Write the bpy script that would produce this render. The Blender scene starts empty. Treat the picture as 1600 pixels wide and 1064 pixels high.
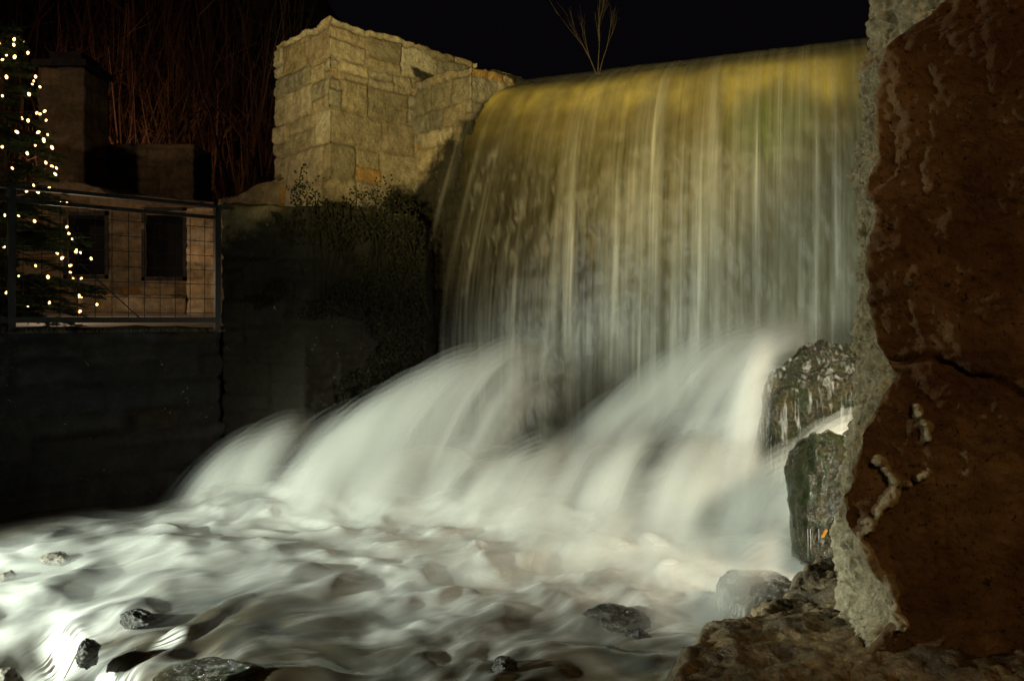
import bpy, bmesh, math, random
import numpy as np
from mathutils import Vector
SC = bpy.context.scene; COL = SC.collection
R = math.radians
F = 1244.0; EYE = 1.5                      # focal length in photo pixels, eye height above the pool

# ---------------------------------------------------------------- camera, world, lamps, exposure
cd = bpy.data.cameras.new("camera"); cam = bpy.data.objects.new("camera", cd); COL.objects.link(cam)
cam.location = (0, 0, EYE); cam.rotation_euler = (R(90), 0, 0)
cd.sensor_width = 36; cd.lens = 36*F/1600; cd.shift_y = -0.02
cd.clip_start = 0.05; cd.clip_end = 500
SC.camera = cam
w = bpy.data.worlds.new("World"); SC.world = w; w.use_nodes = True
bgn = w.node_tree.nodes["Background"]
bgn.inputs[0].default_value = (0.0032, 0.0025, 0.0036, 1); bgn.inputs[1].default_value = 0.55
SC.view_settings.view_transform = 'Standard'; SC.view_settings.look = 'None'
SC.view_settings.exposure = 0; SC.view_settings.gamma = 1
SC.cycles.transparent_max_bounces = 48; SC.cycles.max_bounces = 3; SC.cycles.diffuse_bounces = 2; SC.cycles.glossy_bounces = 1
SC.cycles.use_denoising = True

def spot(name, loc, target, energy, color, size, blend, rad=0.12):
    l = bpy.data.lights.new(name, 'SPOT'); o = bpy.data.objects.new(name, l); COL.objects.link(o)
    l.energy = energy; l.color = color; l.spot_size = R(size); l.spot_blend = blend; l.shadow_soft_size = rad
    o.location = loc; o.rotation_euler = (Vector(target)-Vector(loc)).to_track_quat('-Z', 'Y').to_euler()
    return o
def point(name, loc, energy, color, rad=0.1):
    l = bpy.data.lights.new(name, 'POINT'); o = bpy.data.objects.new(name, l); COL.objects.link(o)
    l.energy = energy; l.color = color; l.shadow_soft_size = rad; o.location = loc
# floodlight at the left bank, aimed across the river at the cascade
spot("river_floodlight", (-6.0, 2.35, 1.15), (1.0, 5.8, -0.7), 3350, (0.92, 1.0, 0.86), 60, 0.6, 0.10)
# warm floodlight left of and behind the camera, aimed up at the tower and the crest
spot("tower_floodlight", (-1.2, -0.3, 1.75), (0.25, 8.9, 5.7), 3500, (1.0, 0.79, 0.35), 52, 0.6, 0.15)
spot("wall_rim_fill", (-5.2, 2.2, 2.6), (0.95, 2.42, 1.9), 520, (1.0, 0.95, 0.66), 34, 0.6, 0.08)  # added fill, only there to brighten the wall's broken edge
# warm lamp behind the rough wall at the right, over the cascade
spot("cascade_floodlight", (2.9, 3.25, 2.1), (1.0, 6.2, -0.3), 640, (1.0, 0.89, 0.68), 84, 1.0, 0.2)
# sodium street lamps and patio lamp, plus an added house fill
spot("street_lamp_glow", (2.2, -3.0, 4.2), (1.6, 2.4, 1.4), 235, (1.0, 0.54, 0.18), 60, 0.8, 0.4)
point("patio_lamp", (-5.3, 9.2, 1.95), 60.0, (1.0, 0.72, 0.46), 0.08)
spot("house_fill", (-13, 6, 7), (-7, 16, 3.6), 230, (1.0, 0.66, 0.40), 70, 0.9, 0.4)  # added fill that lifts the dim upper house walls
spot("wood_lamp", (-12, 17.5, 5), (-9, 30, 11), 480, (1.0, 0.42, 0.19), 90, 0.9, 0.4)

# ---------------------------------------------------------------- helpers
def W(px, py, d): return ((px-800)/F*d, d, EYE-(py-500)/F*d)
_rng = np.random.RandomState(7)
_perm = np.tile(_rng.permutation(256), 3)
_g3 = _rng.normal(size=(256, 3)); _g3 /= np.linalg.norm(_g3, axis=1)[:, None]
def pn(x, y, z=0.0):
    x, y, z = np.broadcast_arrays(np.asarray(x, float), np.asarray(y, float), np.asarray(z, float))
    xi, yi, zi = np.floor(x).astype(int), np.floor(y).astype(int), np.floor(z).astype(int)
    xf, yf, zf = x-xi, y-yi, z-zi
    u, v, q = [t*t*t*(t*(t*6-15)+10) for t in (xf, yf, zf)]
    out = 0
    for i in (0, 1):
        for j in (0, 1):
            for k in (0, 1):
                h = _perm[_perm[_perm[(xi+i) & 255]+((yi+j) & 255)]+((zi+k) & 255)]
                g = _g3[h]
                d = g[..., 0]*(xf-i)+g[..., 1]*(yf-j)+g[..., 2]*(zf-k)
                out = out + d*(u if i else 1-u)*(v if j else 1-v)*(q if k else 1-q)
    return out*1.5
def fbm(x, y, z=0.0, o=4, rough=0.5):
    s = 0; a = 1; f = 1
    for i in range(o):
        s = s+a*pn(x*f+i*17.3, y*f+i*7.1, z*f+i*3.7); a *= rough; f *= 2.03
    return s
def sst(a, b, x):
    t = np.clip((x-a)/(b-a), 0, 1); return t*t*(3-2*t)

def tag(o, label=None, cat=None, group=None, kind=None):
    if label: o['label'] = label
    if cat: o['category'] = cat
    if group: o['group'] = group
    if kind: o['kind'] = kind
    return o
def empty(name, loc, label, cat, group=None):
    o = bpy.data.objects.new(name, None); COL.objects.link(o); o.location = loc; o.empty_display_size = 0.2
    return tag(o, label, cat, group)
def mesh(name, verts, faces, mat=None, parent=None, smooth=True, attrs=None, uv=None, colors=None):
    me = bpy.data.meshes.new(name)
    v = np.asarray(verts, float)
    if parent is not None: v = v-np.array(parent.location)
    me.from_pydata([tuple(p) for p in v.tolist()], [], [tuple(f) for f in (faces.tolist() if isinstance(faces, np.ndarray) else faces)])
    if smooth: me.polygons.foreach_set('use_smooth', [True]*len(me.polygons))
    for k, a in (attrs or {}).items():
        at = me.attributes.new(k, 'FLOAT', 'POINT'); at.data.foreach_set('value', np.asarray(a, float).ravel())
    if colors is not None:
        at = me.attributes.new('Col', 'FLOAT_COLOR', 'POINT')
        c = np.ones((len(v), 4)); c[:, :3] = colors; at.data.foreach_set('color', c.ravel())
    if uv is not None:
        at = me.attributes.new('flow', 'FLOAT_VECTOR', 'POINT')
        c = np.zeros((len(v), 3)); c[:, :uv.shape[1]] = uv; at.data.foreach_set('vector', c.ravel())
    if mat: me.materials.append(mat)
    me.update()
    o = bpy.data.objects.new(name, me); COL.objects.link(o)
    if parent is not None: o.parent = parent
    return o
def gridfaces(nu, nv, closed_u=False):
    i = np.arange(nu if closed_u else nu-1)[:, None]; j = np.arange(nv-1)[None, :]
    a = i*nv+j; b = ((i+1) % nu)*nv+j
    return np.stack([a, b, b+1, a+1], -1).reshape(-1, 4)
class MB:
    def __init__(s): s.v = []; s.f = []
    def add(s, v, f):
        n = len(s.v); s.v += [tuple(p) for p in v]; s.f += [tuple(i+n for i in q) for q in f]
    def box(s, c, size, rz=0):
        x, y, z = [t/2 for t in size]; ca, sa = math.cos(rz), math.sin(rz)
        v = [(c[0]+ca*a*x-sa*b*y, c[1]+sa*a*x+ca*b*y, c[2]+d*z) for a in (-1, 1) for b in (-1, 1) for d in (-1, 1)]
        s.add(v, [(0, 1, 3, 2), (4, 6, 7, 5), (0, 4, 5, 1), (2, 3, 7, 6), (0, 2, 6, 4), (1, 5, 7, 3)])
    def tube(s, pts, rads, n=6):
        pts = [Vector(p) for p in pts]; base = len(s.v)
        if not hasattr(rads, '__len__'): rads = [rads]*len(pts)
        for k, p in enumerate(pts):
            t = (pts[min(k+1, len(pts)-1)]-pts[max(k-1, 0)]).normalized()
            a = t.orthogonal().normalized(); 
            ref = Vector((0.31, 0.17, 0.93)) if abs(t.z) < 0.9 else Vector((1, 0.1, 0))
            a = t.cross(ref).normalized(); b = t.cross(a)
            for i in range(n):
                an = 2*math.pi*i/n
                s.v.append(tuple(p+(a*math.cos(an)+b*math.sin(an))*rads[k]))
        for k in range(len(pts)-1):
            for i in range(n):
                j = (i+1) % n
                s.f.append((base+k*n+i, base+k*n+j, base+(k+1)*n+j, base+(k+1)*n+i))
        s.f.append(tuple(base+i for i in range(n))[::-1]); e = base+(len(pts)-1)*n
        s.f.append(tuple(e+i for i in range(n)))
    def build(s, name, mat, parent=None, smooth=False): return mesh(name, s.v, s.f, mat, parent, smooth)

# ---------------------------------------------------------------- materials
class NT:
    def __init__(s, name):
        s.m = bpy.data.materials.new(name); s.m.use_nodes = True; s.t = s.m.node_tree; s.t.nodes.clear()
        s.out = s.n('ShaderNodeOutputMaterial')
    def n(s, ty, **kw):
        nd = s.t.nodes.new(ty)
        for k, v in kw.items(): setattr(nd, k, v)
        return nd
    def l(s, a, b): s.t.links.new(a, b)
    def val(s, sock, v):
        if isinstance(v, bpy.types.NodeSocket): s.l(v, sock)
        else: sock.default_value = v
    def noise(s, vec, scale, detail=4, rough=0.55, dist=0):
        n = s.n('ShaderNodeTexNoise'); s.val(n.inputs['Vector'], vec) if vec is not None else None
        n.inputs['Scale'].default_value = scale; n.inputs['Detail'].default_value = detail
        n.inputs['Roughness'].default_value = rough; n.inputs['Distortion'].default_value = dist
        return n.outputs['Fac']
    def math(s, op, a, b=0.0, clamp=False):
        n = s.n('ShaderNodeMath', operation=op, use_clamp=clamp); s.val(n.inputs[0], a); s.val(n.inputs[1], b); return n.outputs[0]
    def rng(s, v, a, b, c=0.0, d=1.0):
        n = s.n('ShaderNodeMapRange', interpolation_type='SMOOTHSTEP'); s.val(n.inputs[0], v)
        for i, q in enumerate((a, b, c, d)): n.inputs[i+1].default_value = q
        return n.outputs[0]
    def mix(s, f, a, b, mode='MIX'):
        n = s.n('ShaderNodeMix', data_type='RGBA', blend_type=mode)
        s.val(n.inputs[0], f); s.val(n.inputs[6], a if isinstance(a, bpy.types.NodeSocket) else (*a, 1)); s.val(n.inputs[7], b if isinstance(b, bpy.types.NodeSocket) else (*b, 1))
        return n.outputs[2]
    def vscale(s, vec, sc):
        n = s.n('ShaderNodeVectorMath', operation='MULTIPLY'); s.l(vec, n.inputs[0]); n.inputs[1].default_value = sc; return n.outputs[0]
    def attr(s, name, out='Fac'): return s.n('ShaderNodeAttribute', attribute_name=name).outputs[out]
    def pos(s): return s.n('ShaderNodeTexCoord').outputs['Object']
    def bump(s, h, strength, dist):
        n = s.n('ShaderNodeBump'); s.l(h, n.inputs['Height']); n.inputs['Strength'].default_value = strength
        n.inputs['Distance'].default_value = dist; return n.outputs[0]
    def bsdf(s, color, rough, normal=None, spec=0.5, **kw):
        n = s.n('ShaderNodeBsdfPrincipled'); s.val(n.inputs['Base Color'], color if isinstance(color, bpy.types.NodeSocket) else (*color, 1))
        s.val(n.inputs['Roughness'], rough); s.val(n.inputs['Specular IOR Level'], spec)
        if normal is not None: s.l(normal, n.inputs['Normal'])
        for k, v in kw.items(): s.val(n.inputs[k], v)
        return n
    def done(s, sock): s.l(sock, s.out.inputs[0]); return s.m

def simple(name, col, rough=0.7, nscale=12, var=0.35, bump=0.3, bd=0.01, spec=0.4, metallic=0.0):
    t = NT(name); p = t.pos(); n = t.noise(p, nscale, 5)
    c = t.mix(t.rng(n, 0.3, 0.7), tuple(q*(1-var) for q in col), tuple(min(1, q*(1+var)) for q in col))
    b = t.bsdf(c, rough, t.bump(t.noise(p, nscale*3, 5), bump, bd), spec, Metallic=metallic)
    return t.done(b.outputs[0])
def masonry_mat(name, tint=(1, 1, 1), moss=0.5, bump=0.8, mc=(0.05, 0.055, 0.018)):
    t = NT(name); p = t.pos(); col = t.attr('Col', 'Color')
    c = t.mix(1.0, col, tint, 'MULTIPLY')
    g = t.mix(t.rng(t.noise(p, 9, 6, 0.65), 0.3, 0.72), (0.68, 0.64, 0.56), (1.2, 1.18, 1.1))
    c = t.mix(1.0, c, g, 'MULTIPLY')
    g2 = t.mix(t.rng(t.noise(p, 42, 5, 0.7), 0.35, 0.65), (0.84, 0.82, 0.78), (1.08, 1.08, 1.06))
    c = t.mix(1.0, c, g2, 'MULTIPLY')
    # moss and damp in patches; tower and ledge walls carry painted shadow here too
    mz = t.attr('damp_shade')
    mn = t.math('ADD', t.noise(p, 2.6, 6, 0.7), t.math('MULTIPLY', mz, 0.55))
    c = t.mix(t.rng(mn, 0.62, 0.95, 0, moss), c, mc)
    lich = t.rng(t.noise(p, 14, 3, 0.6, 1.5), 0.70, 0.74, 0, 0.5)
    c = t.mix(lich, c, (0.45, 0.44, 0.38))
    h = t.math('ADD', t.noise(p, 30, 8, 0.7), t.math('MULTIPLY', t.noise(p, 8, 4), 1.5))
    return t.done(t.bsdf(c, 0.85, t.bump(h, bump, 0.02), 0.3).outputs[0])
def rock_mat(name, dark, light, rough=(0.25, 0.6), moss=None, scale=6, bump=0.9, bd=0.03, stream=False):
    t = NT(name); p = t.pos()
    n = t.noise(p, scale, 8, 0.68)
    c = t.mix(t.rng(n, 0.32, 0.68), dark, light)
    sp = t.rng(t.noise(p, scale*9, 4, 0.7), 0.35, 0.7)
    c = t.mix(1.0, c, t.mix(sp, (0.5, 0.5, 0.5), (1.35, 1.3, 1.2)), 'MULTIPLY')
    if moss is not None:
        c = t.mix(t.rng(t.noise(p, scale*0.8, 5, 0.7, 0.6), 0.42, 0.6), c, moss)
    h = t.math('ADD', t.noise(p, scale*2.5, 9, 0.72), t.math('MULTIPLY', t.noise(p, scale*9, 6, 0.7), 0.5))
    ro = t.rng(t.noise(p, scale*4, 4), 0.35, 0.65, rough[0], rough[1])
    b = t.bsdf(c, ro, t.bump(h, bump, bd), 0.6)
    if stream:                            # thin white veils of water running down the stone
        v = t.vscale(p, (44, 44, 2.4)); s1 = t.noise(v, 1.0, 4, 0.6)
        v2 = t.vscale(p, (16, 16, 1.2)); s2 = t.noise(v2, 1.0, 3, 0.5)
        f = t.rng(t.math('ADD', s1, s2), 1.0, 1.4, 0.0, 0.42)
        wv = t.bsdf((0.62, 0.62, 0.58), 0.4, None, 0.4)
        m = t.n('ShaderNodeMixShader'); t.l(f, m.inputs[0]); t.l(b.outputs[0], m.inputs[1]); t.l(wv.outputs[0], m.inputs[2])
        return t.done(m.outputs[0])
    return t.done(b.outputs[0])

M = {}
M['masonry'] = masonry_mat('limestone masonry')
M['bank'] = masonry_mat('dark bank masonry', (0.07, 0.08, 0.11), 0.9, 0.8, (0.008, 0.009, 0.011))  # the bank's shadow is put into this blue-black tint
M['ledge'] = masonry_mat('mossy ledge masonry with painted shade', (0.62, 0.6, 0.46), 0.98, 0.8, (0.012, 0.012, 0.007))  # near-black moss colour doubles as painted shadow
M['tower'] = masonry_mat('limestone masonry with painted shade', (1.0, 0.96, 0.84), 0.97, 1.0, (0.016, 0.015, 0.008))  # the near-black end colour is painted shadow
M['house'] = masonry_mat('house masonry', (0.9, 0.8, 0.66), 0.15)
M['wetrock'] = rock_mat('wet brown rock', (0.035, 0.028, 0.02), (0.16, 0.13, 0.09), (0.2, 0.5))
M['veilrock'] = rock_mat('rock under running water', (0.014, 0.013, 0.006), (0.085, 0.07, 0.028), (0.08, 0.3), (0.022, 0.028, 0.006), 9, 1.0, 0.04, True)
M['veildark'] = rock_mat('dark rock under a water film', (0.012, 0.012, 0.008), (0.05, 0.048, 0.035), (0.1, 0.3), None, 9, 1.0, 0.03, True)
M['mossrock'] = rock_mat('mossy wet rock', (0.015, 0.015, 0.007), (0.09, 0.075, 0.035), (0.05, 0.28), (0.022, 0.032, 0.007), 10, 1.0, 0.04)
M['riverrock'] = rock_mat('river stone', (0.008, 0.007, 0.005), (0.032, 0.028, 0.02), (0.15, 0.4), None, 8, 0.8, 0.02)
M['greyrock'] = rock_mat('speckled pale stone', (0.12, 0.11, 0.08), (0.3, 0.28, 0.22), (0.4, 0.7), None, 20, 0.8, 0.01)
M['slab'] = rock_mat('layered dark rock', (0.06, 0.045, 0.024), (0.28, 0.21, 0.11), (0.28, 0.55), None, 6, 1.0, 0.02)
M['bark'] = simple('bark', (0.12, 0.085, 0.06), 0.9, 20)
M['darkbark'] = simple('dark wet bark', (0.05, 0.035, 0.025), 0.9, 20)
M['palebark'] = simple('pale bark', (0.3, 0.24, 0.14), 0.9, 20)
M['iron'] = simple('dark iron', (0.018, 0.018, 0.02), 0.55, 40, 0.3, 0.1, 0.002, 0.5, 0.3)
M['needle'] = simple('fir needles', (0.06, 0.10, 0.04), 0.7, 25, 0.5)
M['patio'] = simple('pale paving', (0.42, 0.36, 0.3), 0.85, 6, 0.25)
M['roof'] = simple('dark slate', (0.05, 0.045, 0.045), 0.8, 8)
M['dark'] = simple('dark room glass', (0.012, 0.011, 0.012), 0.3, 3, 0.2, 0.0)
M['grass'] = simple('dry grass', (0.12, 0.1, 0.05), 0.8, 20)
M['ivy'] = simple('dark ivy leaf', (0.014, 0.015, 0.007), 0.85, 20, 0.4, 0.2, 0.01, 0.1)
M['hill'] = simple('leaf litter', (0.06, 0.04, 0.025), 0.95, 2, 0.4)
M['bed'] = simple('river bed', (0.03, 0.028, 0.022), 0.6, 4, 0.4)
M['leaf'] = simple('orange leaf', (0.6, 0.25, 0.03), 0.5, 30, 0.2)
t = NT('bulb light'); e = t.n('ShaderNodeEmission'); e.inputs[0].default_value = (1, 0.58, 0.18, 1); e.inputs[1].default_value = 7.5
M['bulb'] = t.done(e.outputs[0])

# ---------------------------------------------------------------- masonry builder
PALETTE = [(0.33, 0.31, 0.25), (0.38, 0.35, 0.28), (0.29, 0.28, 0.24), (0.35, 0.31, 0.23), (0.26, 0.25, 0.21), (0.40, 0.38, 0.32), (0.31, 0.29, 0.25)]
def resample(path, res, closed):
    P = [np.array(p, float) for p in path]
    if closed: P = P+[P[0]]
    out = []
    for a, b in zip(P[:-1], P[1:]):
        n = max(1, int(round(np.linalg.norm(b-a)/res)))
        for k in range(n): out.append(a+(b-a)*k/n)
    if not closed: out.append(P[-1])
    return np.array(out)
def masonry(name, path, z0, z1, seed, mat, res=0.014, ch=(0.16, 0.34), bw=(0.22, 0.62), rough=0.02, groove=0.022, top=None,
            topvar=0.05, parent=None, ochre=0.06, closed=True, holes=(), damp_shade=None, cap=True, warp=0.03, pal=None):
    rs = np.random.RandomState(seed); P = resample(path, res, closed); n = len(P)
    if closed: d = np.roll(P, -1, 0)-np.roll(P, 1, 0)
    else: d = np.gradient(P, axis=0)
    d /= np.linalg.norm(d, axis=1)[:, None]+1e-9
    N = np.stack([d[:, 1], -d[:, 0]], 1)           # path runs counter-clockwise: outward normal
    s = np.concatenate([[0], np.cumsum(np.linalg.norm(np.diff(P, axis=0), axis=1))]); L = s[-1]+res
    nz = max(2, int((z1-z0)/res)+1); z = np.linspace(z0, z1, nz)
    S, Z = np.meshgrid(s, z, indexing='ij')
    if closed: cx, cy = L/(2*math.pi)*np.cos(S/L*2*math.pi), L/(2*math.pi)*np.sin(S/L*2*math.pi)
    else: cx, cy = S, S*0
    Sw = S+warp*fbm(cx*2.1, cy*2.1, Z*2.1+seed, 3); Zw = Z+warp*fbm(cx*1.7+9, cy*1.7, Z*1.7+seed, 3)
    edges = [z0-0.3]
    while edges[-1] < z1+0.4: edges.append(edges[-1]+rs.uniform(*ch))
    edges = np.array(edges); ci = np.clip(np.searchsorted(edges, Zw)-1, 0, len(edges)-2)
    dist = np.minimum(Zw-edges[ci], edges[ci+1]-Zw); off = np.zeros_like(Z); colr = np.zeros(Z.shape+(3,))
    pal = np.array(pal or PALETTE)
    for c in range(len(edges)-1):
        m = ci == c
        if not m.any(): continue
        be = [-0.5+rs.uniform(-.2, 0)]
        while be[-1] < L+0.6: be.append(be[-1]+rs.uniform(*bw)*(1.3 if rs.rand() < 0.2 else 1))
        be = np.array(be); sw = Sw[m]; zw = Zw[m]; bi = np.clip(np.searchsorted(be, sw)-1, 0, len(be)-2)
        dd = np.minimum(dist[m], np.minimum(sw-be[bi], be[bi+1]-sw))
        split = rs.rand(len(be)) < 0.3; h = edges[c]+(edges[c+1]-edges[c])*rs.uniform(0.35, 0.65, len(be))
        up = (split[bi]) & (zw > h[bi]); dd = np.where(split[bi], np.minimum(dd, np.abs(zw-h[bi])), dd)
        bi2 = bi+up*len(be)
        o_ = rs.uniform(-1, 1, 2*len(be)); tlt = rs.uniform(-1, 1, 2*len(be)); k_ = pal[rs.randint(0, len(pal), 2*len(be))]
        k_ = k_*rs.uniform(0.72, 1.16, (2*len(be), 1))*(1+np.outer(rs.uniform(-1, 1, 2*len(be)), (0.06, 0.0, -0.12)))
        oc = rs.rand(2*len(be)) < ochre; k_[oc] = np.array((0.36, 0.24, 0.10))
        dist[m] = dd; off[m] = o_[bi2]*0.6+tlt[bi2]*(sw-be[bi])*1.0; colr[m] = k_[bi2]
    X = P[:, 0][:, None]; Y = P[:, 1][:, None]
    g = np.exp(-(np.clip(dist, 0, 1)/(0.012+0.008*(1+pn(X*2, Y*2, Z*2))))**2)*(0.6+0.5*(1+pn(X*3+7, Y*3, Z*3)))*0.8
    D = off*rough-groove*g+0.014*fbm(X*5, Y*5, Z*5, 5, 0.6)+0.006*pn(X*40, Y*40, Z*40)
    colr = colr*(1-0.5*g[..., None])+np.array((0.15, 0.135, 0.10))*0.5*g[..., None]
    if top is None: T = np.full(n, z1)
    else: T = np.array([top(p[0], p[1]) for p in P])
    T = T+topvar*(fbm(P[:, 0]*3.1, P[:, 1]*3.1, seed, 3)+0.35*np.tanh(3*pn(P[:, 0]*2.6, P[:, 1]*2.6, seed+.5)))
    zz = Z+(T[:, None]-z1)*sst(z1-0.6, z1, Z)
    V = np.stack([X+N[:, 0][:, None]*D, Y+N[:, 1][:, None]*D, zz+0.006*pn(X*9, Y*9, Z*9)], -1).reshape(-1, 3)
    Fc = gridfaces(n, nz, closed)
    if len(holes):
        fc = Fc[:, 0]; ss = S.ravel()[fc]; zf = Z.ravel()[fc]; keep = np.ones(len(fc), bool)
        for (a, b, c, e_) in holes: keep &= ~((ss > a) & (ss < b) & (zf > c) & (zf < e_))
        Fc = Fc[keep]
    col_ = colr.reshape(-1, 3); dm = (damp_shade(X+0*Z, Y+0*Z, Z) if damp_shade else 0*Z).ravel()
    Fl = Fc.tolist()
    if cap and closed:
        ring = V.reshape(n, nz, 3)[:, -1]; cen = ring.mean(0); base = len(V); rings = []
        ks = (0.985, 0.9, 0.7, 0.4, 0.1)
        prev = [i*nz+nz-1 for i in range(n)]; nb = base
        ex = []
        for k in ks:
            r_ = cen+(ring-cen)*k; r_[:, 2] += 0.03*fbm(r_[:, 0]*4, r_[:, 1]*4, seed+2.2, 3)+(0.012 if k < 0.95 else 0)
            ex.append(r_); cur = list(range(nb, nb+n)); nb += n
            Fl += [(prev[i], prev[(i+1) % n], cur[(i+1) % n], cur[i]) for i in range(n)]; prev = cur
        ex.append(cen[None]); Fl += [(prev[i], prev[(i+1) % n], nb) for i in range(n)]
        ex = np.concatenate(ex); V = np.concatenate([V, ex])
        col_ = np.concatenate([col_, np.tile((0.3, 0.28, 0.23), (len(ex), 1))]); dm = np.concatenate([dm, np.full(len(ex), 0.2)])
    return mesh(name, V, Fl, mat, parent, True, {'damp_shade': dm}, None, col_)

# ---------------------------------------------------------------- the setting: hill, patio, river bed
gx, gy = np.meshgrid(np.linspace(-34, 30, 120), np.linspace(11.5, 46, 80), indexing='ij')
def hillz(x, y): return 1.2+sst(15, 42, y)*(7.0+12.0*sst(-3.0, -12.0, x))
hz = hillz(gx, gy)+0.5*fbm(gx*.2, gy*.2, 0, 4)
tag(mesh('hill', np.stack([gx, gy, hz], -1).reshape(-1, 3), gridfaces(120, 80), M['hill']), kind='structure')
def sheet(name, poly, z, mat, thick=0.3):
    n = len(poly); v = [(x, y, z) for x, y in poly]+[(x, y, z-thick) for x, y in poly]
    f = [tuple(range(n)), tuple(range(2*n-1, n-1, -1))]+[(i, i+n, (i+1) % n+n, (i+1) % n) for i in range(n)]
    return tag(mesh(name, v, f, mat, None, False), kind='structure')
pg = [(-6.6, 3.75), (-2.72, 7.3), (-2.75, 9.2), (-3.6, 11.0), (-4.2, 16.0), (-14, 16.0), (-14, 3.75)]
pv = [(x, y, 1.435+0.033*max(0, y-7.3)) for x, y in pg]; npg = len(pg)
tag(mesh('patio', pv+[(x, y, 1.1) for x, y in pg], [tuple(range(npg)), tuple(range(2*npg-1, npg-1, -1))]+[(i, i+npg, (i+1) % npg+npg, (i+1) % npg) for i in range(npg)], M['patio'], None, False), kind='structure')
sheet('river_bed', [(-16, -6), (16, -6), (16, 10.5), (-16, 10.5)], -0.75, M['bed'])

# ---------------------------------------------------------------- towers and walls on the left bank
shade_t = lambda X, Y, Z: -0.15+1.1*sst(-0.3, 0.35, (X+1.5)*0.9-(Z-3.0)+0.15*fbm(X*3, Y*3, Z*3, 3))+0.9*sst(0.10, 0.04, np.abs(Z-4.53-0.05*pn(X*5, 0, 0)+0.12*(X+0.8)))*sst(-1.28, -1.18, X)  # cast shadow painted as darkening, plus a shadow band above the wing wall
r2 = math.sqrt(.5)
A = np.array((-2.06, 9.0)); e1 = np.array((1.0, 0.97)); e1 = e1/np.linalg.norm(e1); e2 = np.array((-e1[1], e1[0]))
tow = [tuple(A), tuple(A+e1*2.25), tuple(A+e1*2.25+e2*1.3), tuple(A+e2*1.3)]
o = masonry('stone_tower', tow, 1.2, 4.96, 11, M['tower'], 0.016, (0.2, 0.42), (0.3, 0.8), 0.03, 0.032,
            lambda x, y: 4.97-0.10*sst(1.0, 2.3, math.hypot(x-A[0], y-A[1]))*(1 if y-x > 11.2 else 0.4)-0.05, 0.035, damp_shade=shade_t, ochre=0.025)
tag(o, 'tall square tower of pale limestone blocks, floodlit, highest stonework on the left bank', 'stone tower')
B = np.array((-0.46, 9.11)); q = np.array((-1.19, 9.84))
wing = [tuple(B), (0.24, 9.80), (0.24-0.5, 9.8+0.52), (-1.2+0.30, 9.86+0.30), (-1.24, 9.89)]
o = masonry('wing_wall', wing, 1.0, 4.42, 23, M['tower'], 0.015, (0.14, 0.3), (0.2, 0.5), 0.028, 0.022, None, 0.03, damp_shade=shade_t, ochre=0.05)
tag(o, 'lower limestone wing wall between the tower and the left end of the falls', 'stone wall')
shade_l = lambda X, Y, Z: 0.1+1.0*sst(-0.35, 0.25, (X+2.45)*0.6-(Z-2.25))  # diagonal cast shadow painted across the ledge face
led = [(-2.63, 7.22), (-1.9, 7.3), (-0.98, 8.2), (-0.95, 9.55), (-1.4, 9.7), (-2.2, 9.1), (-2.62, 9.0)]
o = masonry('ledge_wall', led, -0.3, 2.56, 31, M['ledge'], 0.02, (0.16, 0.3), (0.25, 0.6), 0.02, 0.02, None, 0.025, damp_shade=shade_l, ochre=0.03)
tag(o, 'mossy stone ledge wall in shadow under the tower, beside the fence corner', 'stone wall')
bank = [(-9.0, 1.55), (-6.4, 3.80), (-2.64, 7.19), (-2.66, 7.9), (-6.9, 4.3), (-9.4, 2.0)]
o = masonry('bank_wall', bank, -0.5, 1.41, 41, M['bank'], 0.03, (0.2, 0.4), (0.3, 0.8), 0.04, 0.03, None, 0.03, damp_shade=lambda X, Y, Z: 0.4+0*X)
tag(o, 'dark retaining wall of the left bank under the wire fence', 'retaining wall')
o = masonry('rubble_gable', [(-3.6, 9.75), (-2.75, 9.75), (-2.75, 10.1), (-3.75, 10.1)], 1.3, 3.25, 47, M['house'], 0.03,
            top=lambda x, y: 3.25-0.33*(-2.75-x), topvar=0.02, cap=True)
tag(o, 'low sloping rubble wall just left of the tall tower', 'stone wall')

# ---------------------------------------------------------------- dam and falling water
crL = np.array((0.15, 9.84)); crR = np.array((4.6, 8.04)); CZ = 4.41
def crest(u): return crL[None, :]*(1-u[:, None])+crR[None, :]*u[:, None]
def flowdir(u):
    a = np.array((-0.72, -0.70)); b = np.array((-0.36, -0.93)); k = np.clip(u*1.9, 0, 1)[:, None]**0.7
    f = a*(1-k)+b*k; return f/np.linalg.norm(f, axis=1)[:, None]
def reach(t, rmax=1.62):           # horizontal reach after a drop t
    p = np.sqrt(np.maximum(t, 0)/0.41); return np.where(p < 1.0, p, 1.0+(rmax-1.0)*(1-np.exp(-(p-1.0)*1.15/(rmax-1.0)*0.75)))
nu, nt = 520, 150
u = np.linspace(0, 1, nu); tt = np.linspace(0, 1, nt)**1.35*4.35
# dam body: an ogee crest, then a vertical face, closed at the back
dt = np.concatenate([[-1], tt[tt < 0.75], np.linspace(0.78, 4.8, 90)])
C0 = crest(u); FD = flowdir(u)
Vd = np.zeros((nu, len(dt), 3))
for j, t_ in enumerate(dt):
    if t_ < 0: r_ = -0.9; zz = CZ-0.03
    else:
        r_ = float(reach(np.array(0.75*(1-math.exp(-t_/0.75)) if t_ > 0 else 0.0)))*(1 if t_ < .3 else 1)-0.05-0.16*float(sst(0.1, 2.0, t_)); zz = CZ-0.025-0.075*min(1, t_/0.5)-t_
    xy = C0+FD*r_
    bl = 0.035*fbm(xy[:, 0]*3, xy[:, 1]*3, zz*3, 4, 0.6)
    Vd[:, j, :2] = xy+FD*bl[:, None]*float(sst(0.5, 1.1, t_)); Vd[:, j, 2] = zz
t = NT('stained dam stone with painted shade'); p = t.pos(); sx = t.n('ShaderNodeSeparateXYZ'); t.l(p, sx.inputs[0])
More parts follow.
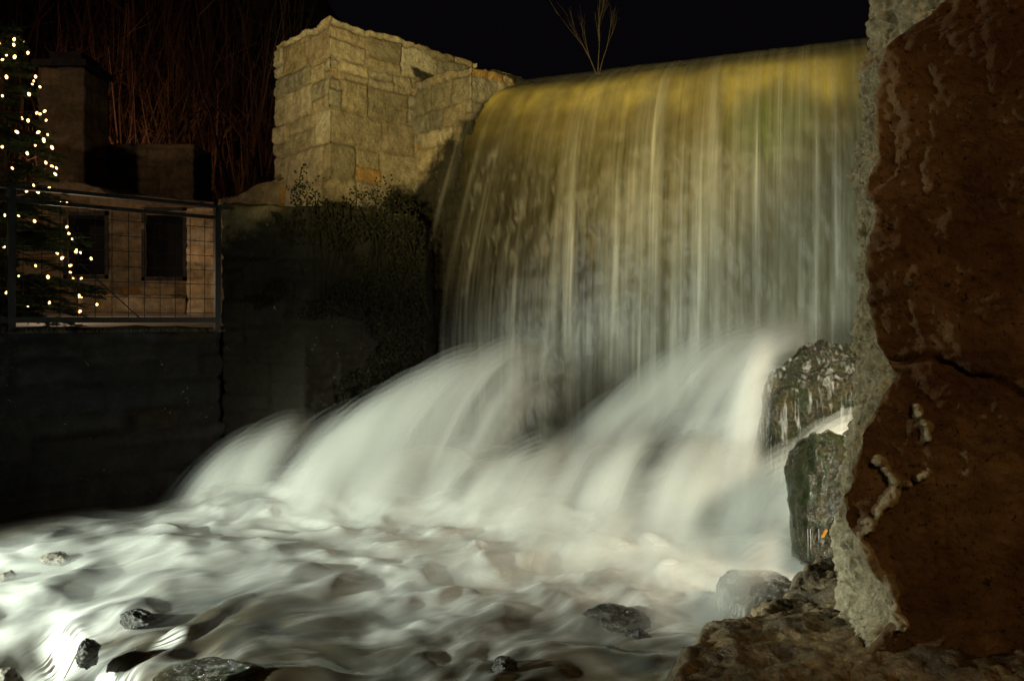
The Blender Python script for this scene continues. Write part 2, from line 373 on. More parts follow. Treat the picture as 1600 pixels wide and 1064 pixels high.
fine = t.noise(t.vscale(p, (7, 7, 3)), 1.0, 7, 0.7); big = t.noise(t.vscale(p, (1.1, 1.1, 1.7)), 1.0, 4, 0.6)
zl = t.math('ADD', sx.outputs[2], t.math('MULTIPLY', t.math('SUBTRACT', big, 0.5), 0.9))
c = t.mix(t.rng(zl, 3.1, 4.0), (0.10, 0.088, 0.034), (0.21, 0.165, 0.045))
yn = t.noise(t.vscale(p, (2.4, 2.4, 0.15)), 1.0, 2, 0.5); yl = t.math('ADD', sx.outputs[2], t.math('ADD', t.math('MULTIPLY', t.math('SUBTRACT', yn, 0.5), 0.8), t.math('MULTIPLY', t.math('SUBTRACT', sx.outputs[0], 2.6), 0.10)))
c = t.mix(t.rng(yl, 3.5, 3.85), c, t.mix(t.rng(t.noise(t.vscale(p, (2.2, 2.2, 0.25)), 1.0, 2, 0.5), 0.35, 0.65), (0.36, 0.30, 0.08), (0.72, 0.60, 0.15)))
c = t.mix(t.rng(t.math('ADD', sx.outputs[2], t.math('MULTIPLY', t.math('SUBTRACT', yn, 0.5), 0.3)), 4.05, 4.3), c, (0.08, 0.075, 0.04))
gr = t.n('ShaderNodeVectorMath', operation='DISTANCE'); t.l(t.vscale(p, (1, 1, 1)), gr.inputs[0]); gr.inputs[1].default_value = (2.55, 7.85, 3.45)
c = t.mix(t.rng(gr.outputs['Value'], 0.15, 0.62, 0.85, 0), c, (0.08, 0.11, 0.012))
dam_shade = t.math('ADD', t.math('MULTIPLY', sx.outputs[0], 0.6), t.math('ADD', t.math('MULTIPLY', t.math('SUBTRACT', sx.outputs[2], 3.3), 0.6), t.math('MULTIPLY', t.math('SUBTRACT', big, 0.5), 0.8)))
c = t.mix(t.rng(dam_shade, -0.6, 0.7, 0.93, 0), c, (0.014, 0.012, 0.006))  # lower-left shadow painted into the dam colour
c = t.mix(1.0, c, t.mix(t.rng(fine, 0.25, 0.75), (0.78, 0.76, 0.7), (1.12, 1.12, 1.06)), 'MULTIPLY')
t.done(t.bsdf(c, 0.5, t.bump(fine, 0.35, 0.02), 0.4).outputs[0]); M['dam'] = t.m
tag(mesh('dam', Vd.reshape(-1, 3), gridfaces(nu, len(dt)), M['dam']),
    'ochre and green stained stone dam behind the sheet of falling water', 'dam')

def water_sheet_mat():
    t = NT('falling water'); fl = t.attr('flow', 'Vector'); thin = t.attr('thin')
    s1 = t.noise(t.vscale(fl, (15, 0.28, 3)), 1.0, 3, 0.55); s2 = t.noise(t.vscale(fl, (60, 0.5, 3)), 1.0, 3, 0.6)
    s3 = t.noise(t.vscale(fl, (4.2, 0.3, 3)), 1.0, 2, 0.5)
    h = t.math('ADD', t.math('MULTIPLY', t.math('SUBTRACT', s1, 0.5), 1.5), t.math('ADD', t.math('MULTIPLY', t.math('SUBTRACT', s2, 0.5), 0.75), t.math('MULTIPLY', t.math('SUBTRACT', s3, 0.5), 1.1)))
    st = t.math('MULTIPLY', t.rng(s1, 0.56, 0.78), t.rng(s3, 0.38, 0.6))
    a = t.math('ADD', thin, t.math('MULTIPLY', t.math('ADD', h, t.math('MULTIPLY', st, 1.1)), t.attr('contrast')), True)
    col = t.mix(t.rng(s1, 0.35, 0.7), (0.40, 0.40, 0.29), (0.74, 0.75, 0.62))
    df = t.bsdf(col, 0.35, None, 0.35); tr = t.n('ShaderNodeBsdfTranslucent'); t.l(col, tr.inputs[0])
    m1 = t.n('ShaderNodeMixShader'); m1.inputs[0].default_value = 0.35; t.l(df.outputs[0], m1.inputs[1]); t.l(tr.outputs[0], m1.inputs[2])
    tp = t.n('ShaderNodeBsdfTransparent'); m = t.n('ShaderNodeMixShader')
    t.l(a, m.inputs[0]); t.l(tp.outputs[0], m.inputs[1]); t.l(m1.outputs[0], m.inputs[2])
    return t.done(m.outputs[0])
M['sheet'] = water_sheet_mat()
VV = []; FF = []; UV = []; TH = []; CT = []
for layer, (dr, al, nshift) in enumerate([(0.0, 1.0, 0.0), (0.05, 0.6, 3.3), (-0.05, 0.6, 7.7)]):
    U, T = np.meshgrid(u, tt, indexing='ij')
    strand = fbm(U*10+nshift, T*0.12, layer*2.2, 3)
    rmul = 1+0.05*strand
    rr = reach(T)*rmul+dr*sst(0.1, 1.2, T)+0.35*(1-sst(0.0, 0.35, U))*sst(0.8, 3.0, T)
    X = C0[:, 0][:, None]+FD[:, 0][:, None]*rr; Y = C0[:, 1][:, None]+FD[:, 1][:, None]*rr
    Z = CZ-T+0.012*fbm(U*30, 0.5+nshift, 0, 2)-0.004*layer*sst(0, .2, T)
    base = 0.15-0.05*sst(0.4, 1.2, T)+0.09*sst(0.9, 2.8, T)+0.17*sst(2.4, 3.7, T)
    base = base-0.10*(1-sst(-0.3, 1.2, X*0.7+(Z-3.0)*0.6))
    base = base*(0.25*sst(0.0, 0.05, U)+0.75*sst(0.0, 0.45, U+0.02*strand))
    base = base+0.12*(1-sst(0.0, 0.10, T))*sst(0, .1, U)-0.10*(1-sst(0, .16, U))*sst(1, 3, T)
    # soft first metre of the left edge
    VV.append(np.stack([X, Y, Z], -1).reshape(-1, 3)); FF.append(gridfaces(nu, nt)+layer*nu*nt)
    UV.append(np.stack([U*3+nshift, T, np.full_like(U, layer)], -1).reshape(-1, 3))
    TH.append((base*al*1.0).ravel()); CT.append(((0.36+0.14*sst(0.2, 1.5, T))*al*(0.35+0.65*sst(0.0, 0.45, U))).ravel())
tag(mesh('waterfall', np.concatenate(VV), np.concatenate(FF), M['sheet'], None, True, {'thin': np.concatenate(TH), 'contrast': np.concatenate(CT)}, np.concatenate(UV)), kind='structure')

# ---------------------------------------------------------------- cascade and river
CP = [(1330,510,6.8),(1200,506,6.9),(1100,550,7.2),(1030,605,7.5),(940,650,7.8),(870,682,8.0),
 (812,545,7.25),(785,545,7.2),(740,556,7.15),(690,586,7.05),(650,612,7.0),(600,640,6.95),(838,685,7.35),(850,692,7.6),
 (700,690,6.75),(620,720,6.5),(560,785,6.2),(640,790,6.1),(500,800,6.2),(720,800,6.0),
 (470,664,7.0),(400,692,6.75),(345,745,6.5),(300,792,6.35),(420,765,6.4),(540,690,6.75),
 (800,700,6.7),(900,690,6.7),(760,745,6.3),(860,765,6.0),(980,690,6.45),(950,785,5.7),(800,830,5.6),(900,850,5.3),
 (1100,640,6.35),(1060,690,6.1),(1160,700,5.9),(1150,560,6.6),(1000,655,6.75),(1080,800,5.4),(1200,770,5.2),(1250,700,5.25),(1330,675,5.25),(1240,780,4.95),
 (1180,850,4.95),(1230,860,4.75),(1110,870,4.9),(1050,900,4.6),(1290,850,4.7)]
pts = [W(*c) for c in CP]
def P0(px, py, z=0.0):
    d = (EYE-z)*F/(py-500); return ((px-800)/F*d, d, z)
for px, py in [(0,830),(100,815),(200,805),(0,900),(150,880),(300,850),(450,850),(600,860),(750,880),(900,900),(1000,930),(1000,1000),(850,980),(700,960),(500,940),(300,940),(600,1040),(800,1060),(1000,1064),(400,1050)]:
    pts.append(P0(px, py, 0.0))
pts += [P0(120,1010,-0.12), P0(0,1000,-0.10), P0(30,1064,-0.2), P0(200,1064,-.12), (-4.5,4.5,0.0), (-4.5,2.5,-.2), (0,2.4,-.05), (-2,2.4,-.15), (2,3.4,0), (2.5,4.2,.1),(0.4,7.85,.25),(0.95,7.9,.3),(0.2,8.3,.2),(-.5,7.75,.25),(1.2,8.3,.4),(-1.1,7.6,.2),
        (-1.6,8.2,.1), (-2.6,7.1,0), (-3.6,6.2,0), (0,9.2,.3), (2.5,8.2,1.1), (3.8,7.6,1.2), (3.6,6.0,.9), (3.2,5.2,.5), (-.6,8.6,.3), (3.9,4.5,.2)]
pts = np.array(pts)
def tps(r2_): return r2_*np.log(r2_+1e-9)
d2 = ((pts[:, None, :2]-pts[None, :, :2])**2).sum(-1); n = len(pts)
K = tps(d2)+np.eye(n)*0.12; Pm = np.c_[np.ones(n), pts[:, :2]]
sol = np.linalg.solve(np.block([[K, Pm], [Pm.T, np.zeros((3, 3))]]), np.r_[pts[:, 2], 0, 0, 0])
def trend(X, Y):
    out = sol[n]+sol[n+1]*X+sol[n+2]*Y
    for i in range(n): out = out+sol[i]*tps((X-pts[i, 0])**2+(Y-pts[i, 1])**2)
    return out
FC = [(50,880,.8),(0,930,.85),(100,940,.7),(250,850,.95),(400,840,1),(550,850,1),(700,850,1),(850,880,.95),(1000,880,.9),(300,910,.65),(450,920,.55),(600,920,.6),
 (700,950,.75),(750,900,.85),(650,1000,.45),(500,1000,.2),(350,980,.12),(250,990,.2),(450,1050,.12),(600,1050,.35),(200,920,.6),(50,1000,.55),(0,1060,.5),(100,1050,.6),
 (850,960,.4),(950,1020,.25),(1030,960,.65),(1060,1000,.55),(900,1060,.18),(720,1050,.33),(800,1000,.35),(0,830,.1),(200,788,0),(150,825,.5),(100,800,0),(950,930,.6),(0,800,0),(1200,870,.95),(1150,900,.85),(1250,850,.95),(1100,930,.85)]
fp = np.array([P0(a, b)[:2]+(c,) for a, b, c in FC])
def foam_river(X, Y):
    ws = 0; s_ = 0
    for x, y, c in fp:
        k = 1/(((X-x)**2+(Y-y)**2)+0.015)**1.5; ws = ws+k; s_ = s_+k*c
    return s_/ws
x0, x1, y0, y1, rs_ = -5.2, 4.3, 2.0, 9.6, 0.021
gx, gy = np.meshgrid(np.arange(x0, x1, rs_), np.arange(y0, y1, rs_), indexing='ij'); NX, NY = gx.shape
hb = trend(gx, gy); hb = hb-0.85*np.exp(-((gx-0.0)**2+(gy-7.1)**2)/0.34)*sst(0.1, 0.8, hb); hb = np.clip(hb-0.30*sst(0.1, 0.6, hb), -0.3, 1.15)
cas = sst(0.06, 0.30, hb)                       # 1 on the cascade, 0 on the river
# terraces: hidden rock steps that break the slope into rounded lips
lv = hb+0.10*fbm(gx*1.3, gy*1.3, 3.3, 3); step = 0.36; fr = lv/step-np.floor(lv/step)
stair = (np.floor(lv/step)+sst(0.25, 0.95, fr))*step
hz = hb*(1-0.5*cas)+(stair-0.08)*0.5*cas
wx = gx+0.10*fbm(gx*1.2, gy*1.2, 0, 3); wy = gy+0.10*fbm(gx*1.2+5, gy*1.2, 0, 3)
# flow coordinates: psi across the stream, phi along it
fc = (-0.60, -0.80); fr_ = (-0.90, -0.44)
kk = sst(4.3, 5.6, gy+0.1*gx)
wx = wx+0.22*fbm(gx*0.6, gy*0.6, 12, 2); wy = wy+0.22*fbm(gx*0.6+5, gy*0.6, 15, 2)
psi = 0.60*wx-0.80*wy; phi = -0.80*wx-0.60*wy
phi = phi-0.6*hz
hz = hz+cas*0.035*fbm(psi*2.6, phi*0.4, 1, 2)+cas*0.006*fbm(psi*9, phi*0.5, 4, 2)
hum = np.clip(0.5-fbm(psi*2.8, phi*2.6, 9, 2)*0.9, 0, 1); riv = 1-cas
fm = np.clip(foam_river(gx, gy), 0, 1)
hz = hz+riv*(0.03*(1-hum)+0.05*sst(-.3, .6, fbm(psi*3.2, phi*3.0, 21, 2)))*(0.3+0.7*fm)+riv*(0.01*(1-hum)*(0.4+0.6*fm)+0.009*fbm(psi*8, phi*3, 2, 2)+0.03*fbm(gx*2, gy*2, 6, 2))
# little lips where the river drops over stones at the left
def lip(px, py, wd, drop, ang, ln=0.5):
    x, y, _ = P0(px, py, -0.02); f = (math.cos(ang), math.sin(ang)); a = (gx-x)*f[0]+(gy-y)*f[1]; b = -(gx-x)*f[1]+(gy-y)*f[0]
    m = np.exp(-(b/wd)**4)*sst(-0.45, -0.1, a)*(1-sst(ln, ln+.5, a))
    return m*(0.05-drop*sst(0.0, 0.15, a)), np.exp(-(b/wd)**4)*np.exp(-((a-.09)/0.085)**2)
lipf = 0
for L_ in [(130,975,0.20,0.17,R(238)), (200,1022,0.17,0.2,R(240)), (288,990,0.07,0.08,R(245),0.2)]:
    dz, f_ = lip(*L_); hz = hz+dz; lipf = np.maximum(lipf, f_)
gap = sst(0.02, 0.42, fbm(psi*1.9+3, phi*0.22, 6.5, 2))
foam = np.clip(np.maximum(cas*(0.62-0.5*gap), fm), 0, 1)
foam = np.maximum(foam, lipf*1.0)
# river dark under the left bank and stagnant beside the dam
M_w = NT('river water'); t = M_w; fl = t.attr('flow', 'Vector'); fo = t.attr('foam'); cs = t.attr('cascade')
s1 = t.noise(t.vscale(fl, (5, 2.2, 1)), 1.0, 3, 0.5, 0.6); s2 = t.noise(t.vscale(fl, (16, 4.0, 1)), 1.0, 4, 0.6); s3 = t.noise(t.vscale(fl, (2.4, 1.8, 1)), 1.0, 3, 0.5, 0.8)
h = t.math('ADD', t.math('MULTIPLY', t.math('SUBTRACT', s1, 0.5), 1.5), t.math('ADD', t.math('MULTIPLY', t.math('SUBTRACT', s2, 0.5), 0.5), t.math('MULTIPLY', t.math('SUBTRACT', s3, 0.5), 1.2)))
f = t.math('ADD', t.math('MULTIPLY', t.math('POWER', fo, 1.12), 1.12), t.math('MULTIPLY', h, 0.62), True); f = t.rng(f, 0.16, 1.3, 0.02, 1.0)
lp = t.noise(t.vscale(fl, (60, 0.8, 1)), 1.0, 2, 0.5); f = t.math('MULTIPLY', f, t.math('SUBTRACT', 1.0, t.math('MULTIPLY', t.attr('lip'), t.rng(lp, 0.45, 0.6))))
wat = t.bsdf(t.mix(t.rng(s3, .4, .6), (0.035, 0.037, 0.030), (0.055, 0.042, 0.022)), 0.22, t.bump(s2, 0.12, 0.03), 0.4)
wh = t.bsdf(t.mix(t.rng(s1, 0.3, 0.7), (0.60, 0.62, 0.58), (0.82, 0.84, 0.80)), 0.7, t.bump(s1, 0.15, 0.05), 0.15)
mm = t.n('ShaderNodeMixShader'); t.l(f, mm.inputs[0]); t.l(wat.outputs[0], mm.inputs[1]); t.l(wh.outputs[0], mm.inputs[2]); t.done(mm.outputs[0])
uvf = np.stack([psi, phi, 0*psi], -1).reshape(-1, 3)
tag(mesh('river_water', np.stack([gx, gy, hz], -1).reshape(-1, 3), gridfaces(NX, NY), M_w.m, None, True,
         {'foam': foam, 'cascade': cas, 'lip': np.clip(lipf*1.2, 0, 1)}, uvf), kind='structure')
# soft spray: veils of fine water thrown up over the cascade, each thinner than the one below
t = NT('spray'); fl = t.attr('flow', 'Vector')
s1 = t.noise(t.vscale(fl, (3.6, 2.3, 1)), 1.0, 2, 0.5, 0.5); s2 = t.noise(t.vscale(fl, (11, 4.5, 1)), 1.0, 3, 0.5)
hh = t.math('ADD', t.math('MULTIPLY', t.math('SUBTRACT', s1, 0.5), 5.0), t.math('MULTIPLY', t.math('SUBTRACT', s2, 0.5), 0.9))
a = t.math('MULTIPLY', t.attr('thin'), t.math('ADD', hh, 1.0, True), True)
df = t.n('ShaderNodeBsdfDiffuse'); df.inputs[0].default_value = (0.82, 0.84, 0.80, 1); tr = t.n('ShaderNodeBsdfTranslucent'); tr.inputs[0].default_value = (0.82, 0.84, 0.8, 1)
m1 = t.n('ShaderNodeMixShader'); m1.inputs[0].default_value = 0.45; t.l(df.outputs[0], m1.inputs[1]); t.l(tr.outputs[0], m1.inputs[2])
tp = t.n('ShaderNodeBsdfTransparent'); m = t.n('ShaderNodeMixShader'); t.l(a, m.inputs[0]); t.l(tp.outputs[0], m.inputs[1]); t.l(m1.outputs[0], m.inputs[2]); t.done(m.outputs[0])
M['spray'] = t.m
k2 = 2; sx_, sy_ = gx[::k2, ::k2], gy[::k2, ::k2]; hs = hz[::k2, ::k2]; cs_ = cas[::k2, ::k2]; ps, ph_ = psi[::k2, ::k2], phi[::k2, ::k2]
def blur(a, r=3):
    for ax in (0, 1):
        p_ = np.pad(a, [(r, r) if i == ax else (0, 0) for i in (0, 1)], 'edge'); c_ = np.cumsum(p_, ax)
        c_ = np.insert(c_, 0, 0, ax); a = (np.take(c_, range(2*r+1, c_.shape[ax]), ax)-np.take(c_, range(0, c_.shape[ax]-2*r-1), ax))/(2*r+1)
    return a
hsm = blur(blur(hs, 3), 3); nx_, ny_ = hs.shape
VV = []; FF = []; UV = []; TH = []; acc = 0
edge = blur(sst(0.08, 0.5, blur(hb[::k2, ::k2], 5)), 5)
fo_ = blur(fm[::k2, ::k2], 4)**1.7*sst(3.2, 4.2, sy_); cov = np.maximum(edge, 1.25*fo_*blur(sst(-0.05,0.05,hb[::k2, ::k2]+0.05), 3))
wb = sst(0.0, 0.25, (np.abs(hs-0)+1)*0+1)
inside = (sy_ < 9.0)
for L_, (up, al) in enumerate([(0.02, 0.30), (0.045, 0.24), (0.08, 0.18), (0.12, 0.11)]):
    Z = np.maximum(hsm, hs*0.5+hsm*0.5)+up*(0.3+0.7*edge)+0.03*fbm(ps*2, ph_*0.8, L_*3.1, 2)*(0.4+.6*edge)
    th = al*cov*(1-0.72*gap[::k2, ::k2]*edge)*(1 if L_ < 4 else edge)
    VV.append(np.stack([sx_-0.4*up, sy_-0.5*up, Z], -1).reshape(-1, 3)); Fc = gridfaces(nx_, ny_)
    keep = (th.ravel()[Fc].max(1) > 0.004); FF.append(Fc[keep]+L_*nx_*ny_)
    UV.append(np.stack([ps, ph_, 0*ps+L_*0.35], -1).reshape(-1, 3)); TH.append(th.ravel())
tag(mesh('spray', np.concatenate(VV), np.concatenate(FF), M['spray'], None, True, {'thin': np.concatenate(TH)}, np.concatenate(UV)), kind='structure')

# veils of water leaping from each hidden rock step: parabolic sheets, several thin layers each
t = NT('veil'); fl = t.attr('flow', 'Vector')
s1 = t.noise(t.vscale(fl, (3.2, 0.35, 1)), 1.0, 2, 0.5, 0.1); s2 = t.noise(t.vscale(fl, (11, 0.5, 1)), 1.0, 3, 0.5)
hh = t.math('ADD', t.math('MULTIPLY', t.math('SUBTRACT', s1, 0.545), 5.0), t.math('MULTIPLY', t.math('SUBTRACT', s2, 0.5), 0.9))
a = t.math('MULTIPLY', t.attr('thin'), t.math('ADD', hh, 1.0, True), True)
df = t.n('ShaderNodeBsdfDiffuse'); df.inputs[0].default_value = (0.84, 0.86, 0.80, 1); tr = t.n('ShaderNodeBsdfTranslucent'); tr.inputs[0].default_value = (0.84, 0.86, 0.8, 1)
m1 = t.n('ShaderNodeMixShader'); m1.inputs[0].default_value = 0.4; t.l(df.outputs[0], m1.inputs[1]); t.l(tr.outputs[0], m1.inputs[2])
tp = t.n('ShaderNodeBsdfTransparent'); m = t.n('ShaderNodeMixShader'); t.l(a, m.inputs[0]); t.l(tp.outputs[0], m.inputs[1]); t.l(m1.outputs[0], m.inputs[2]); t.done(m.outputs[0])
M['veil'] = t.m
VEILS = [  # lip (px, py, distance), landing (px, py, distance), half width, strength
 ((812, 548, 7.25), (650, 800, 6.25), 0.26, 1.1), ((822, 600, 7.15), (720, 760, 6.5), 0.2, .8), ((745, 562, 7.2), (560, 800, 6.25), 0.30, .95), ((690, 590, 7.1), (500, 808, 6.2), 0.28, .8),
 ((630, 618, 7.0), (470, 812, 6.2), 0.26, .75), ((560, 650, 6.95), (420, 812, 6.2), 0.25, .75), ((455, 668, 7.0), (335, 806, 6.3), 0.26, .9), ((400, 690, 6.8), (290, 808, 6.3), 0.2, .6),
 ((540, 700, 6.65), (440, 818, 6.1), 0.22, .9), ((650, 700, 6.6), (560, 825, 5.95), 0.25, .7),
 ((760, 705, 6.5), (660, 835, 5.85), 0.32, 1.0), ((860, 700, 6.5), (760, 850, 5.6), 0.32, 1.0), ((945, 685, 6.5), (850, 860, 5.5), 0.30, .9),
 ((1192, 548, 5.7), (1140, 765, 5.0), 0.10, .55), ((1325, 678, 4.95), (1225, 800, 4.7), 0.10, 1.0), ((1192, 870, 4.15), (1125, 960, 3.75), 0.13, .9), ((1180, 515, 6.85), (1010, 650, 6.5), 0.32, 1.0), ((1110, 556, 6.95), (960, 680, 6.6), 0.30, .9), ((1240, 512, 6.6), (1100, 690, 6.0), 0.28, .9), ((1030, 610, 6.9), (920, 700, 6.5), 0.28, .8),
 ((1010, 690, 6.2), (920, 860, 5.3), 0.32, 1.0), ((1085, 690, 6.0), (1010, 870, 5.1), 0.30, 1.0), ((1150, 700, 5.85), (1080, 880, 4.9), 0.26, .9),
 ((1235, 725, 5.3), (1150, 870, 4.75), 0.17, 1.0), ((1290, 690, 5.3), (1215, 860, 4.8), 0.14, .9), ((880, 790, 5.9), (800, 880, 5.1), .3, .8), ((990, 800, 5.5), (900, 900, 4.8), .3, .8), ((1100, 850, 4.9), (1030, 930, 4.4), .22, .7)]
VV = []; FF = []; UV = []; TH = []; nb_ = 0; vb, va = 30, 36; rsv = np.random.RandomState(5)
for vi, (lp_, ld_, hw, st_) in enumerate(VEILS):
    c0 = np.array(W(*lp_)); c1 = np.array(W(*ld_)); dd_ = c1[:2]-c0[:2]; Lr = np.linalg.norm(dd_); f_ = dd_/Lr; g_ = np.array((-f_[1], f_[0])); drop = c0[2]-c1[2]
    for L_, (sc_, al) in enumerate([(0.86, .34), (0.93, .30), (1.0, .26), (1.07, .20), (1.14, .14), (1.22, .09)]):
        b, a_ = np.meshgrid(np.linspace(-1.5, 1.5, vb), np.linspace(-0.40, 1.12, va), indexing='ij')
        jit = 0.06*fbm(b*1.7+vi*3.3, a_*0.4, L_*.9, 2)
        run = a_*Lr*sc_*(1+jit)
        rnd = -0.10*b*b*(0.4+0.6*(1-np.clip(a_, 0, 1)))          # the hump falls away to its sides
        zz = c0[2]-0.03+0.045*L_*(1-0.5*np.clip(a_, 0, 1))-0.03-drop*np.where(a_ > 0, a_*a_, 0.35*a_*a_)*(0.98)+rnd*1.1
        wd = hw*0.86*(1+0.55*np.clip(a_, 0, 1.2))
        x = c0[0]+f_[0]*run+g_[0]*b*wd; y = c0[1]+f_[1]*run+g_[1]*b*wd
        env = np.exp(-(np.abs(b)/0.95)**3.0)*sst(-0.40, 0.05, a_)*(1-0.85*sst(0.62, 1.10, a_))*sst(1.5, 1.25, np.abs(b))
        VV.append(np.stack([x, y, zz], -1).reshape(-1, 3)); FF.append(gridfaces(vb, va)+nb_); nb_ += vb*va
        UV.append(np.stack([b*wd*1.0+vi*1.37, a_*Lr, 0*b+L_*0.15], -1).reshape(-1, 3)); TH.append((env*al*st_*1.05).ravel())
tag(mesh('cascade_water', np.concatenate(VV), np.concatenate(FF), M['veil'], None, True, {'thin': np.concatenate(TH)}, np.concatenate(UV)), kind='structure')

# ---------------------------------------------------------------- boulders
def boulder(name, c, r, seed, mat, label, cat='rock', group=None, amp=0.22, sub=5, sq=1.0):
    bm = bmesh.new(); bmesh.ops.create_icosphere(bm, subdivisions=sub, radius=1.0)
    v = np.array([p.co[:] for p in bm.verts]); f = [tuple(q.index for q in p.verts) for p in bm.faces]; bm.free()
    # a few cleavage planes cut the ball before the noise
    rs = np.random.RandomState(seed); k = v.copy()
    for i in range(9):
        nrm = rs.normal(size=3); nrm /= np.linalg.norm(nrm); h = rs.uniform(0.62, 0.9); d_ = k@nrm-h
        k = k-np.clip(d_, 0, None)[:, None]*nrm*0.85
    dn = amp*0.6*fbm(v[:, 0]*1.6+seed, v[:, 1]*1.6, v[:, 2]*1.6, 5, 0.55)-amp*0.35*np.abs(fbm(v[:, 0]*3.5, v[:, 1]*3.5+seed, v[:, 2]*3.5, 4, .6))
    k = k/((np.abs(k)**(2*sq)).sum(1)**(1/(2*sq)))[:, None]*np.linalg.norm(k, axis=1)[:, None] if sq > 1 else k
    k = k*(1+dn)[:, None]*np.array(r)
    o = mesh(name, k, f, mat); o.location = c
    return tag(o, label, cat, group)
def bp(px, py, d, dz=0): x, y, z = W(px, py, d); return (x, y, z+dz)
boulder('boulder', (2.20, 5.80, 0.58), (0.50, 0.42, 0.76), 3, M['veilrock'], 'large upright boulder under thin running water at the right of the cascade', 'boulder', amp=0.13, sub=6, sq=1.7)
boulder('boulder', bp(1300, 795, 4.55), (0.22, 0.26, 0.42), 5, M['mossrock'], 'green mossy boulder with drips, tucked against the rough wall', 'boulder', amp=0.18, sub=6, sq=1.6)
boulder('boulder', bp(1190, 958, 4.0), (0.22, 0.26, 0.19), 8, M['veildark'], 'rounded dark boulder under a water veil, just behind the flat foreground ledge', 'boulder', amp=0.16, sq=1.5)
G = 'stones standing in the river'
boulder('river_stone', bp(962, 975, 3.95, -.02), (0.19, 0.15, 0.12), 9, M['riverrock'], 'dark humped stone, largest in the pool in front of the cascade', 'rock', G)
boulder('river_stone', bp(897, 990, 3.9, -.02), (0.08, 0.09, 0.07), 10, M['riverrock'], 'small low stone touching the left end of the largest humped stone', 'rock', G)
boulder('river_stone', bp(1000, 1000, 3.72, -.02), (0.075, 0.09, 0.08), 12, M['riverrock'], 'small dark rounded stone between the humped stone and the foreground ledge', 'rock', G)
boulder('river_stone', bp(790, 1046, 3.4), (0.065, 0.06, 0.055), 14, M['riverrock'], 'small craggy stone alone near the bottom centre of the river', 'rock', G)
boulder('river_stone', bp(218, 968, 4.0), (0.10, 0.08, 0.055), 15, M['riverrock'], 'dark stone above the small white drop, with water sliding off its left side', 'rock', G)
boulder('river_stone', bp(86, 878, 4.85), (0.10, 0.09, 0.06), 16, M['greyrock'], 'pale speckled stone at the upper left of the rapids', 'rock', G)
boulder('river_stone', bp(330, 1060, 3.3), (0.22, 0.12, 0.07), 17, M['mossrock'], 'flat mossy stone at the bottom edge left of centre', 'rock', G)
boulder('river_stone', bp(138, 1018, 3.6), (0.05, 0.06, 0.08), 18, M['riverrock'], 'jagged black stone between the two bright little drops', 'rock', G)
boulder('river_stone', bp(8, 1062, 3.4), (0.08, 0.07, 0.05), 20, M['greyrock'], 'pale stone in the very bottom left corner', 'rock', G)
boulder('river_stone', bp(265, 848, 5.3), (0.12, 0.1, 0.07), 21, M['veilrock'], 'rounded stone with white water pouring over it near the back left of the rapids', 'rock', G)
boulder('river_stone', bp(5, 905, 4.6), (0.07, 0.07, 0.05), 22, M['greyrock'], 'grey stone at the left edge halfway up the rapids', 'rock', G)

# ---------------------------------------------------------------- foreground ledge rock
poly = np.array([(0.05, 1.2), (0.44, 2.25), (0.60, 2.58), (0.72, 2.66), (0.86, 2.80), (1.04, 3.0), (1.25, 3.2), (1.6, 3.5), (3.4, 3.9), (3.4, 0.9), (0.4, 0.7)])
def sdist(X, Y, P):
    d = np.full(X.shape, 1e9); ins = np.zeros(X.shape, bool); m = len(P)
    for i in range(m):
        a = P[i]; b = P[(i+1) % m]; e = b-a; t_ = np.clip(((X-a[0])*e[0]+(Y-a[1])*e[1])/(e@e), 0, 1)
        d = np.minimum(d, np.hypot(X-a[0]-t_*e[0], Y-a[1]-t_*e[1]))
        c = ((a[1] > Y) != (b[1] > Y)) & (X < (b[0]-a[0])*(Y-a[1])/(b[1]-a[1]+1e-12)+a[0]); ins ^= c
    return np.where(ins, -d, d)
fx, fy = np.meshgrid(np.arange(-0.15, 3.3, 0.011), np.arange(0.9, 4.0, 0.011), indexing='ij')
sd = sdist(fx, fy, poly)+0.05*fbm(fx*4, fy*4, 1, 5, 0.6)
top = 0.56-0.016*np.abs(fbm(fx*6+fy*4, fy*14-fx*5, 2, 4, .6))+0.006*fbm(fx*30, fy*40, 4, 4, .65)+0.045*fbm(fx*1.6, fy*1.6, 5, 5)+0.05*(fy-2.7)-0.035*np.abs(fbm(fx*2.2+fy*1.5, fy*4-fx*1, 8, 5, 0.55))
lay = 0.012*np.abs(fbm(fx*7+fy*3, fy*11, 3, 5, .55))
zf = top-lay-0.75*sst(-0.03, 0.22, sd)-0.06*sst(-0.2, 0, sd)
zf = zf+0.025*np.round(zf/0.07)*0.5*sst(-0.1, 0.1, sd)
tag(mesh('ledge_rock', np.stack([fx, fy, zf], -1).reshape(-1, 3), gridfaces(*fx.shape), M['slab']),
    'broad dark layered rock ledge in the right foreground, carrying the rough wall', 'rock ledge')

